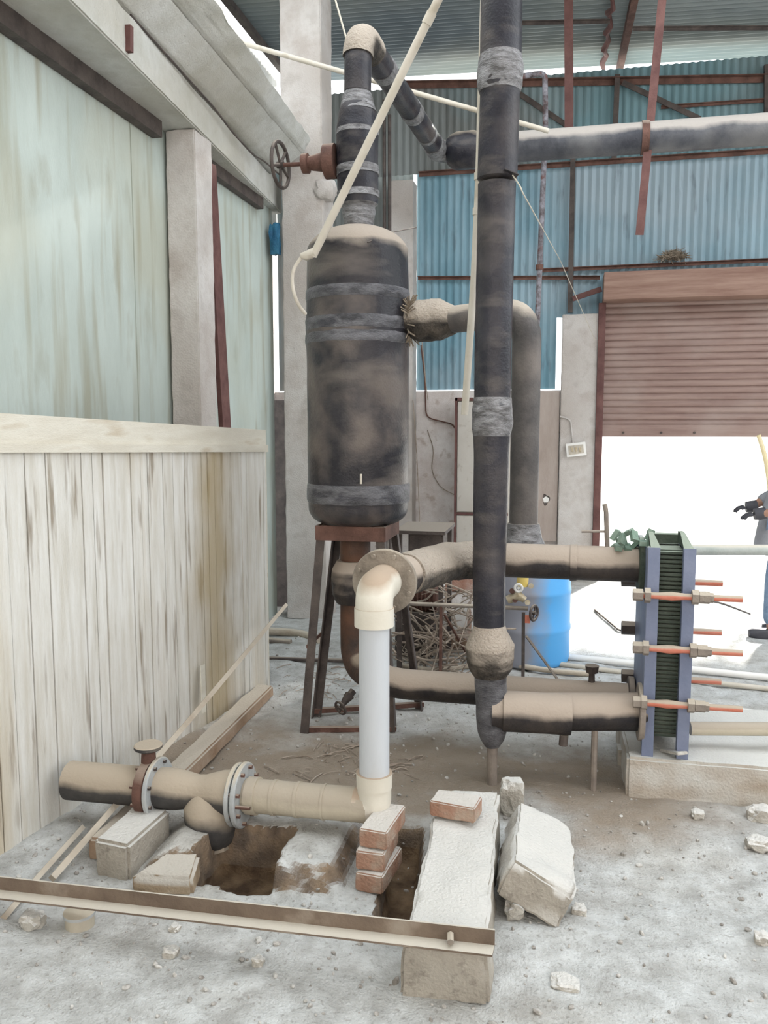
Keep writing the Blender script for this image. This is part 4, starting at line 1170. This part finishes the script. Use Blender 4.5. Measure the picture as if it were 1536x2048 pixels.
# ================================================================== CONDUITS
c0, c1 = PY(626, 512, 3.86), PY(882, -12, 3.70)
c2 = c1 + (c1 - c0) * .5
R = thing('slanting_conduit', 'cream plastic conduit slanting upward in front of the tank', 'conduit', c0)
part('conduit_body', tube([c0, c1, c2], .0185, 14), 'conduit', R)
m_ = c0.lerp(c1, .895); part('coupling', tube([m_, m_ + (c1 - c0).normalized() * .05], .022, 14), 'conduit', R)
part('end_joint', tube([PY(602, 512, 3.86), PY(612, 512, 3.86), c0 + (c1 - c0).normalized() * .02], [.014, .022, .023], 12), 'conduit', R)
part('cable_tail', tube(bend([PY(604, 513, 3.86), PY(585, 540, 3.86), PY(584, 575, 3.86), PY(596, 610, 3.88), PY(611, 628, 3.93)], .06, 6), .009, 10), 'conduit', R)
d0, d1 = PY(470, 82, 5.6), PY(1097, 262, 6.0)
R = thing('crossing_conduit', 'thin cream conduit crossing behind the tank top pipe', 'conduit', d0)
part('conduit_body', tube([d0, d1], .017, 12), 'conduit', R)
d0, d1 = PY(929, 830, 3.75), PY(966, -10, 3.72)
R = thing('hanging_conduit', 'cream conduit hanging just left of the black upright pipe', 'conduit', d0)
part('conduit_body', tube([d0, PY(948, 560, 3.74), PY(957, 350, 3.74), d1, d1 + V((0, 0, .5))], [.0165, .016, .014, .0115, .0115], 12), 'conduit', R)
for y in (360, 430):
    p = PY(float(np.interp(y, [350, 560], [957, 948])), y, 3.74); part('coupling', tube([p, p + V((0, 0, .03))], .0185, 12), 'conduit', R)
# dark thin pipe bend
yy = 7.0
R = thing('thin_dark_pipe', 'thin dark flaking pipe dropping in front of the sheeting', 'pipe', PY(1085, 640, yy))
part('pipe_body', tube(bend([PY(1010, 168, yy), PY(1040, 153, yy), PY(1090, 146, yy), PY(1091, 250, yy), PY(1075, 640, yy), PY(1062, 760, yy), V((PY(1060, 760, yy).x, yy, 0))], .05, 6), .022, 10), mat('flaking_dark_paint', (.07, .05, .05), (.30, .30, .34), 20, .6, bump=.4, spots=(.15, .06, .05), spot_amt=.8), R)
p = PY(1079, 535, yy); part('clamp', tube([p - V((0, 0, .02)), p + V((0, 0, .02))], .032, 10), 'rust', R)
# wire on top left of tank pipe and rods beside
for (a_, b_, lab) in (((768, 200), (772, 440), 'left dark steel rod standing behind the tank neck'), ((779, 230), (781, 452), 'right dark steel rod standing behind the tank neck')):
    single('steel_rod', seg_tube(PY(a_[0], a_[1], 7.6), V((PY(b_[0], b_[1], 7.6).x, 7.6, 0)), .016, 8), 'darksteel', lab, 'rod')
single('roof_wire', tube([PY(668, -10, 5.2), PY(693, 78, 5.2)], .006, 6), 'conduit', 'thin pale wire from the roof to the pipe loop', 'wire')
pts = [PY(833, 455, 4.6), PY(780, 465, 4.2), PY(735, 485, YT - tr - .01 + .02)]
single('loose_wire', tube(bend(pts, .1), .003, 5), 'darksteel', 'thin dark wire lying over the tank dome', 'wire')
single('loose_wire', tube(bend([PY(1025, 350, 3.5), PY(1040, 372, 3.5), PY(1045, 385, 3.5), PY(1120, 520, 7.5), PY(1190, 680, 8.5)], .1), .003, 5), 'conduit', 'thin loose wire drooping right of the black upright pipe', 'wire')

# ================================================================== HEAT EXCHANGER
YH = 3.60; HD = .50
xA0, xA1 = PY(1290, 1300, YH).x, PY(1311, 1300, YH).x
xB0, xB1 = PY(1364, 1300, YH).x, PY(1385, 1300, YH).x
hz0 = .175; hz1 = PY(1300, 1095, YH).z
R = thing('plate_heat_exchanger', 'blue grey plate heat exchanger with red tie rods on the plinth', 'heat exchanger', V(((xA0 + xB1) / 2, YH + HD / 2, hz0)))
bm = box_ab((xA0 + .0, YH + .03, hz0 + .04), (xA0 + .02, YH + HD, hz1 - .01), .003)
add_box(bm, (xA0 + .024, YH + .02, (hz0 + hz1) / 2), (.048, .04, hz1 - hz0))
part('front_pressure_plate', bm, 'hxblue', R)
bm = box_ab((xB1 - .03, YH + .03, hz0 + .04), (xB1, YH + HD, hz1 - .01), .003)
add_box(bm, (xB1 - .024, YH + .02, (hz0 + hz1) / 2), (.048, .04, hz1 - hz0))
part('rear_pressure_plate', bm, 'hxblue', R)
bm = bmesh.new()
zp0, zp1 = hz0 + .07, hz1 - .02
nz = 44
# pressed edge of the plate pack: rows of shallow ribs
for k in range(nz):
    z = zp0 + (zp1 - zp0) * (k + .5) / nz
    add_box(bm, ((xA1 + xB0) / 2, YH + .055 + .22, z), (xB0 - xA1 + .01, .44, (zp1 - zp0) / nz * .55))
add_box(bm, ((xA1 + xB0) / 2, YH + .30, (zp0 + zp1) / 2), (xB0 - xA1 + .01, .42, zp1 - zp0))
part('plate_pack', bm, 'hxplate', R)
for x in (xA0 + .03, xB1 - .03):
    bm = bmesh.new()
    add_hexa(bm, [V((x - .02, YH, hz1)), V((x + .02, YH, hz1)), V((x + .02, YH + .2, hz1)), V((x - .02, YH + .2, hz1)),
                  V((x - .02, YH + .12, hz1 + .05)), V((x + .0, YH + .12, hz1 + .05)), V((x + .0, YH + .2, hz1 + .05)), V((x - .02, YH + .2, hz1 + .05))])
    part('lifting_lug', bm, 'hxplate', R)
part('carrying_bar', box_ab((xA0 + .02, YH + .22, hz1 - .01), (xB1 - .02, YH + .28, hz1 + .03)), 'hxplate', R)
yr = YH - .025
for py_, ex in ((1192, 1485), (1298, 1485), (1408, 1485)):
    z = PY(1330, py_, yr).z
    x_l, x_r = PY(1266, py_, yr).x, PY(ex, py_, yr).x
    rdd = part('tie_rod', tube([V((x_l + .02, yr, z)), V((xA0, yr, z)), V((xA1, yr, z)), V(((xA1 + xB0) / 2, yr, z)), V((xB0, yr, z)), V((xB1, yr, z)), V((x_r, yr, z))], [.014, .014, .014, .019, .014, .014, .0135], 16), 'hxrod', R, 'red dusty tie rod')
    for (s0, s1, rr) in ((x_l, x_l + .04, .026), (xA0 - .012, xA0 + .012, .032), (xB1 - .015, xB1 + .012, .031), (xB1 + .014, xB1 + .055, .026), (xB1 + .056, xB1 + .07, .021)):
        part('nut', seg_tube((s0, yr, z), (s1, yr, z), rr, 6), 'nut', rdd)
yb_ = YH + HD + .02
for py_, ex in ((1165, 1445), (1263, 1443), (1361, 1442)):
    z = PY(1400, py_, yb_).z
    x_l, x_r = PY(1247, py_, yb_).x, PY(ex, py_, yb_).x
    rdd = part('tie_rod', seg_tube((x_l, yb_, z), (x_r, yb_, z), .015, 14), 'hxrod', R, 'red dusty tie rod')
    part('nut', seg_tube((x_l - .01, yb_, z), (x_l + .07, yb_, z), .034, 6), 'darksteel', rdd)
for x in (xA0 + .02, xB1 - .025):
    part('foot', box_ab((x - .03, YH + HD - .06, hz0 - .01), (x + .03, YH + HD, hz0 + .05)), 'hxblue', R)
c = V((xA0 - .03, YH + .22, hz1 - .02))
bm = bmesh.new()
for i in range(14): add_box(bm, c + V((random.uniform(-.10, .05), random.uniform(-.12, .02), random.uniform(-.02, .07))), (.03, .05, .02), Matrix.Rotation(random.uniform(0, 3), 3, V((1, random.random(), .3)).normalized()))
part('bolt_cluster', bm, mat('green_grey_bolts', (.12, .20, .15), (.26, .34, .28), 14, .7, bump=.3), R)
# pipes right of exchanger
R = thing('right_upper_pipe', 'thin grey green pipe leaving exchanger top to the right', 'pipe', V((xB1, YH + .2, 0)))
a, b = PY(1378, 1100, YH + .3), PY(1560, 1100, YH + .45)
part('pipe_body', tube([a, b, b + (b - a) * 2], .0245, 18), mat('grey_green_pipe', (.32, .36, .34), (.42, .45, .43), 6, .7, dust=.4, dust_col=(.5, .48, .42)), R)
R = thing('right_lower_pipe', 'dusty pale pipe leaving exchanger foot to the right', 'pipe', V((xB1, YH + .2, 0)))
a, b = PY(1380, 1457, YH + .15), PY(1560, 1458, YH + .2)
part('pipe_body', tube([a, b, b + (b - a) * 2], .030, 18), 'bandpipe', R)
# plinth
q0 = PZ(1252, 1592, 0); q1 = PZ(1536, 1617, 0); qd = q1 - q0
bm = bmesh.new()
hp = .175
F0 = q0; F1 = q0 + qd * 4
add_hexa(bm, [V((F0.x, F0.y, -.03)), V((F1.x, F1.y, -.03)), V((F1.x, F1.y + .9, -.03)), V((F0.x - .0, F0.y + .72, -.03)),
              V((F0.x, F0.y, hp)), V((F1.x, F1.y, hp)), V((F1.x, F1.y + .9, hp - .02)), V((F0.x, F0.y + .72, hp))])
single('concrete_plinth', roughen(bm, 6, .006, 8, .012, 30), mat('plinth_concrete', (.36, .30, .235), (.45, .39, .32), 6, .92, bump=.6, dust=1.0, dust_col=(.60, .60, .57), blotch=(.27, .21, .16), blotch_amt=.5, blotch_scale=2.5), 'low concrete plinth carrying the heat exchanger', 'plinth')
p = PZ(1347, 1503, hp + .02); single('broken_tile', roughen(box(p, (.05, .13, .012), Matrix.Rotation(.5, 3, 'Z') @ Matrix.Rotation(-.25, 3, 'X')), 2, .003, 9, .002), 'stone', 'pale broken tile at the foot of the exchanger', 'tile')
single('support_post', box_ab(PY(1236, 1500, 3.9) + V((0, 0, 0)), V((PY(1262, 1500, 3.9).x, 3.98, 0))), 'concrete', 'short dark support behind the plinth corner', 'support')

# ================================================================== BARREL, SMALL VALVE STAND, JUNK
bc_ = PZ(1060, 1340, 0); bY = 5.62
bx = PY(1058, 1250, bY).x; br = px2r(80, bY)
R = thing('blue_barrel', 'bright blue plastic barrel dusty on its left side', 'barrel', V((bx, bY, 0)))
BM = bpy.data.materials.new('blue_plastic_with_dust_streak'); BM.use_nodes = True
nt = BM.node_tree; bs = nt.nodes['Principled BSDF']
tcn = nd(nt, 'ShaderNodeTexCoord'); sx_ = nd(nt, 'ShaderNodeSeparateXYZ'); nt.links.new(tcn.outputs['Object'], sx_.inputs[0])
nn_ = nd(nt, 'ShaderNodeTexNoise'); nn_.inputs['Scale'].default_value = 6; nn_.inputs['Detail'].default_value = 6; nt.links.new(tcn.outputs['Object'], nn_.inputs[0])
ma = nd(nt, 'ShaderNodeMath', operation='MULTIPLY_ADD'); nt.links.new(nn_.outputs['Fac'], ma.inputs[0]); ma.inputs[1].default_value = .22; nt.links.new(sx_.outputs['X'], ma.inputs[2])
mr = nd(nt, 'ShaderNodeMapRange'); nt.links.new(ma.outputs[0], mr.inputs[0]); mr.inputs['From Min'].default_value = .12; mr.inputs['From Max'].default_value = .27
mxx = nd(nt, 'ShaderNodeMix', data_type='RGBA'); nt.links.new(mr.outputs[0], mxx.inputs[0]); mxx.inputs[6].default_value = (.30, .31, .36, 1); mxx.inputs[7].default_value = (.10, .42, .85, 1)
nt.links.new(mxx.outputs[2], bs.inputs['Base Color']); bs.inputs['Roughness'].default_value = .4
D = [(0, .93), (.02, .98), (.05, 1), (.28, 1), (.30, 1.02), (.33, 1.02), (.35, 1), (.60, 1), (.62, 1.02), (.65, 1.02), (.67, 1), (.9, 1), (.93, .97), (.95, .9)]
BHS = .78
part('shell', tube([V((bx, bY, z * BHS)) for z, f_ in D], [br * f_ for z, f_ in D], 44), BM, R, smooth=50)
part('lid_ring', tube([V((bx, bY, .93 * BHS)), V((bx, bY, .96 * BHS))], br * .95, 40), BM, R)
# stand with valve cluster
yv = 5.0
R = thing('valve_stand', 'thin steel stand holding a small brass valve before the barrel', 'stand', PZ(1046, 1362))
tp = PY(1047, 1225, yv); ft = PY(1046, 1362, yv); ft.z = 0
part('post', bar(ft, tp, .02, .02), 'darksteel', R)
part('brace', bar(PY(1053, 1273, yv), PZ(1122, 1368, 0), .025, .012), 'nut', R)
a, b = PY(790, 1206, yv), PY(1056, 1217, yv)
part('level_rod', tube([a, b], .013, 10), 'nut', R)
lp = PY(882, 1212, yv); part('post', bar(V((lp.x, yv, 0)), lp, .018, .018), 'rust', R)
part('brace', bar(lp + V((.02, 0, -.05)), PZ(935, 1310, .1), .015, .008), 'rust', R)
R = thing('brass_valve', 'cluster of small brass valves with yellow cap on the stand', 'valve', PY(1047, 1215, yv))
vc = PY(1037, 1187, yv - .02)
part('body', tube([PY(1015, 1200, yv), PY(1037, 1190, yv), PY(1050, 1200, yv)], [.025, .035, .02], 12), 'brass', R)
part('yellow_cap', tube([PY(1044, 1172, yv), PY(1046, 1152, yv)], [.035, .035], 16), 'yellow', R, 'yellow plastic cap')
part('face_ring', torus_wheel(PY(1037, 1176, yv - .06), V((0, -1, 0)), .022, .008, 0, .008), 'white', R)
for k, (x, y) in enumerate(((1024, 1182), (1062, 1172), (1030, 1200), (1055, 1205))):
    part('fitting', seg_tube(PY(x, y, yv - .03), PY(x, y, yv + .03), .017, 8), 'brass' if k % 2 else 'rust', R)
part('black_wheel', torus_wheel(PY(1068, 1226, yv), V((1, -.5, 0)), .045, .009, 4, .012), 'darksteel', R)
part('red_tag', box(PY(1055, 1238, yv - .02), (.03, .01, .05)), 'hxrod', R)
# lying drum
yd = 5.75
a, b = PY(802, 1290, yd), PY(935, 1296, yd)
dr_ = px2r(45, yd)
a.z = b.z = dr_ - .0
R = thing('lying_drum', 'dusty rusty drum lying on its side behind lower pipe', 'drum', V(((a.x + b.x) / 2, yd, 0)))
part('shell', tube([a, a + V((.01, 0, 0)), a + V((.15, 0, 0)), a + V((.16, 0, 0)), a + V((.17, 0, 0)), b, b + V((.01, 0, 0))], [dr_ * .94, dr_, dr_, dr_ * 1.03, dr_, dr_, dr_ * .94], 36), mat('dusty_rusty_drum', (.25, .13, .08), (.36, .24, .17), 6, .85, bump=.3, dust=.9, dust_col=(.55, .53, .50)), R)
# dark motor boxes behind
R = thing('rusty_motor', 'dark rusty motor unit below the small steel table', 'motor', PZ(850, 1262))
ym = 5.55
c = PY(838, 1185, ym)
part('housing', tube([c + V((-.14, 0, -.03)), c + V((-.13, 0, -.03)), c + V((.13, 0, -.03)), c + V((.14, 0, -.03))], [.08, .10, .10, .08], 24), 'rust', R)
bm = bmesh.new()
for k in range(9): add_tube(bm, [c + V((-.11 + k * .028, 0, -.03)), c + V((-.102 + k * .028, 0, -.03))], .112, 24)
part('cooling_fins', bm, 'rust', R)
part('base', box_ab((c.x - .15, ym - .1, .02), (c.x + .12, ym + .1, c.z - .12), .01), 'darksteel', R)
part('terminal_box', box(c + V((.02, 0, .09)), (.12, .1, .06), None, .006), 'darksteel', R)
yk = 6.6
brm = mat('brick_ledge', (.34, .17, .12), (.45, .28, .22), 12, .9, bump=.5, dust=.8, dust_col=(.5, .46, .42))
single('brick_ledge', roughen(box_ab((PY(890, 1180, yk).x, yk, PY(890, 1182, yk).z), (PY(960, 1180, yk).x + .05, yk + .15, PY(890, 1155, yk).z)), 3, .005), brm, 'reddish brick ledge seen left of the black upright pipe', 'ledge')
single('dusty_crate', roughen(box_ab((PY(845, 1180, yk).x, yk + .02, 0), (PY(1000, 1180, yk).x, yk + .5, PY(890, 1184, yk).z)), 3, .004), 'masonry', 'pale block of masonry below the brick ledge', 'masonry block')

# twigs and cables
bm = bmesh.new(); rt_ = random.Random(9)
for i in range(150):
    cx = rt_.gauss(870, 45); cy = rt_.uniform(1225, 1345) if rt_.random() < .8 else rt_.uniform(1150, 1225)
    z = max(.01, rt_.gauss(.06, .06)) if cy > 1225 else .45
    p = PY(cx, cy, rt_.uniform(5.0, 5.45)); p.z = max(p.z, .01)
    d = V((rt_.uniform(-1, 1), rt_.uniform(-.5, .5), rt_.uniform(-.7, .6))).normalized() * rt_.uniform(.06, .17)
    s = V((rt_.uniform(-.03, .03), 0, rt_.uniform(-.03, .04)))
    q_ = [p - d, p + s, p + d]
    for t in q_: t.z = max(t.z, .005)
    add_tube(bm, bend(q_, .06, 4), rt_.choice([.003, .005, .007]), 5)
single('dry_twigs', bm, 'twig', 'tangle of dry dusty twigs and cable ends behind the lower pipe', 'twigs', loc=(0, 0, 0), kind='stuff')
bm = bmesh.new()
for i in range(130):
    p = PZ(rt_.gauss(700, 70), rt_.uniform(1490, 1560) if i % 2 else rt_.uniform(1300, 1400), 0); d = V((rt_.uniform(-1, 1), rt_.uniform(-1, 1), 0)).normalized() * rt_.uniform(.01, .06)
    p.z = ground(p.x, p.y) + .006
    add_tube(bm, [p - d, p + V((0, 0, .006)), p + d], rt_.choice([.002, .003]), 4)
single('floor_litter', bm, 'twig', 'scattered dry leaves and bits on floor around the tank stand', 'litter', loc=(0, 0, 0), kind='stuff')
def hose(pts, r, m, lab, nm='ground_pipe', cat='pipe'):
    single(nm, tube(bend([PZ(x, y, r + .005) for x, y in pts], .3, 8), r, 12), m, lab, cat)
hose([(800, 1330), (860, 1342), (925, 1334), (1000, 1322), (1080, 1340), (1180, 1348)], .018, 'batten', 'thick dusty hose snaking over the floor behind lower pipe', 'ground_hose', 'hose')
hose([(1120, 1312), (1300, 1330), (1700, 1372)], .022, 'white', 'pale thin pipe on the floor behind the exchanger, farther one')
hose([(1120, 1328), (1300, 1352), (1700, 1395)], .016, 'conduit', 'pale thin pipe on the floor behind the exchanger, nearer one')
hose([(1385, 1408), (1500, 1425), (1700, 1452)], .018, 'white', 'short pale pipe on floor right of the exchanger')
hose([(535, 1262), (600, 1266), (640, 1280)], .03, 'batten', 'pale pipe end lying behind the partition, upper one')
hose([(535, 1280), (582, 1284)], .02, 'nut', 'short grey rod lying behind the partition')
hose([(535, 1317), (700, 1322)], .015, 'darksteel', 'long dark rod on floor behind the tank stand')
hose([(1190, 1220), (1240, 1262), (1275, 1262)], .008, 'darksteel', 'thin dark cable on the floor behind the exchanger', 'floor_cable', 'cable')
single('slack_cable', tube(bend([PY(1395, 1198, 4.1), PY(1440, 1205, 5), PY(1500, 1228, 6.3)], .4), .006, 6), 'darksteel', 'thin slack cable from the exchanger towards the person', 'cable')
single('yellow_hose', tube(bend([PY(1517, 870, 8.0), PY(1530, 910, 8.0), PY(1538, 960, 8.0), PY(1545, 1050, 8.0)], .15), .02, 10), mat('pale_yellow_hose', (.72, .60, .34), (.8, .7, .46), 5, .5, bump=.05), 'pale yellow hose hanging from the shutter edge at right', 'hose')

# ================================================================== PERSON
def skin_body(name, nodes, edges, m, parent, levels=2):
    me = bpy.data.meshes.new(name)
    off = V(parent['_o'])
    me.from_pydata([V(n_[0]) - off for n_ in nodes], edges, [])
    o = bpy.data.objects.new(name, me); C.objects.link(o); o.parent = parent
    sk = o.modifiers.new('skin', 'SKIN'); sk.use_smooth_shade = True
    for i, n_ in enumerate(nodes):
        r = n_[1]; r = (r, r) if not isinstance(r, tuple) else r
        me.skin_vertices[0].data[i].radius = r
    me.skin_vertices[0].data[0].use_root = True
    sb = o.modifiers.new('sub', 'SUBSURF'); sb.levels = levels; sb.render_levels = levels
    me.materials.append(M[m]); o['_o'] = list(off)
    dg = bpy.context.evaluated_depsgraph_get(); dg.update()
    ev = bpy.data.meshes.new_from_object(o.evaluated_get(dg))
    ev.shade_smooth()
    o.modifiers.clear(); o.data = ev
    return o
px0 = PZ(1556, 1272, 0); X0, Y0p = px0.x, px0.y
def B(dx, dy, z): return V((X0 + dx, Y0p + dy, z))
R = thing('person', 'person in grey shirt and blue jeans standing at the doorway', 'person', B(0, 0, 0))
# faces left, leaning a little; forearm reaching left
nodes = [(B(0.02, 0, .90), (.14, .12)), (B(.04, 0, 1.05), (.13, .11)), (B(.07, 0, 1.22), (.15, .11)), (B(.09, 0, 1.36), (.14, .10)), (B(.09, 0, 1.43), .055), (B(.08, 0, 1.50), .05),
         (B(.06, 0, 1.56), .078), (B(.055, 0, 1.63), .083), (B(.06, 0, 1.69), .06),
         (B(.09, -.17, 1.37), .055), (B(.06, -.21, 1.10), .043), (B(-.14, -.19, .96), .036), (B(-.20, -.17, .95), .027),
         (B(.09, .17, 1.37), .055), (B(.05, .22, 1.10), .043), (B(-.15, .16, 1.00), .036), (B(-.21, .10, .98), .027),
         (B(0.01, -.10, .84), .085), (B(-.06, -.10, .48), .06), (B(-.07, -.10, .10), .042), (B(-.07, -.10, .05), .04),
         (B(.03, .10, .84), .085), (B(.02, .10, .48), .06), (B(.06, .10, .10), .042), (B(.06, .10, .05), .04),
         (B(-.24, -.16, .945), (.030, .018)), (B(-.25, .08, .975), (.030, .018))]
edges = [(0, 1), (1, 2), (2, 3), (3, 4), (4, 5), (5, 6), (6, 7), (7, 8), (3, 9), (9, 10), (10, 11), (11, 12), (3, 13), (13, 14), (14, 15), (15, 16), (0, 17), (17, 18), (18, 19), (19, 20), (0, 21), (21, 22), (22, 23), (23, 24), (12, 25), (16, 26)]
skin_body('body', nodes, edges, 'skin', R)
# fingers
for (hx, hy, hz, s) in ((-.24, -.16, .945, 1), (-.25, .08, .975, -1)):
    for k, ln in enumerate((.062, .072, .068, .054)):
        o_ = B(hx - .02, hy + s * (.028 - .018 * k), hz)
        part('finger', tube([o_, o_ + V((-ln * .55, 0, -.006)), o_ + V((-ln * .9, 0, -.026)), o_ + V((-ln, 0, -.04))], [.014, .012, .011, .007], 8), 'shoe', R)
    o_ = B(hx + .0, hy + s * .02, hz)
    part('thumb', tube([o_, o_ + V((-.02, s * .03, -.005)), o_ + V((-.045, s * .035, -.012))], [.011, .010, .007], 8), 'shoe', R)
# shirt
ns = [(B(0.0, 0, .60), (.24, .21)), (B(0.0, 0, .72), (.22, .19)), (B(0.01, 0, .90), (.20, .17)), (B(.03, 0, 1.05), (.17, .14)), (B(.07, 0, 1.22), (.175, .13)), (B(.09, 0, 1.36), (.155, .115)), (B(.09, 0, 1.42), .075),
      (B(.09, -.18, 1.37), .075), (B(.06, -.22, 1.10), .062), (B(-.15, -.19, .96), .055), (B(.09, .18, 1.37), .075), (B(.05, .23, 1.10), .062), (B(-.15, .16, 1.00), .055)]
skin_body('shirt', ns, [(0, 1), (1, 2), (2, 3), (3, 4), (4, 5), (5, 6), (5, 7), (7, 8), (8, 9), (5, 10), (10, 11), (11, 12)], 'shirt', R)
nj = [(B(0.02, 0, .90), (.155, .135)), (B(0.01, -.10, .82), .11), (B(-.06, -.10, .48), .082), (B(-.07, -.10, .09), .07), (B(.03, .10, .82), .11), (B(.02, .10, .48), .082), (B(.06, .10, .09), .07)]
skin_body('jeans', nj, [(0, 1), (1, 2), (2, 3), (0, 4), (4, 5), (5, 6)], 'jeans', R)
for (dx, dy) in ((-.08, -.10), (.06, .10)):
    bm = rock(B(dx - .04, dy, .035), (.135, .055, .05), 2, 3, .05)
    part('shoe', bm, 'shoe', R)
bm = bmesh.new(); bmesh.ops.create_icosphere(bm, subdivisions=3, radius=1, matrix=Matrix.Translation(B(.075, 0, 1.675)) @ Matrix.Diagonal((.098, .088, .085, 1)))
part('hair', bm, 'hair', R)
part('nose', tube([B(-.02, 0, 1.635), B(-.045, 0, 1.60), B(-.02, 0, 1.595)], [.008, .014, .01], 8), 'skin', R)
for s in (-1, 1):
    part('eye', rock(B(-.018, s * .03, 1.632), (.008, .014, .008), 1, 2, 0), 'face', R)
    part('ear', rock(B(.065, s * .088, 1.61), (.02, .01, .032), 1, 2, .1), 'skin', R)
part('mouth', rock(B(-.016, 0, 1.565), (.006, .024, .006), 1, 2, 0), 'redsteel', R)
for (hx, hy, hz) in ((-.235, -.16, .945), (-.245, .08, .975)):
    part('glove_cuff', tube([B(hx + .07, hy, hz + .012), B(hx + .03, hy, hz + .004), B(hx - .01, hy, hz)], [.042, .046, .042], 14), 'shoe', R, 'dark grey glove')

for o in bpy.data.objects:
    if '_o' in o: del o['_o']
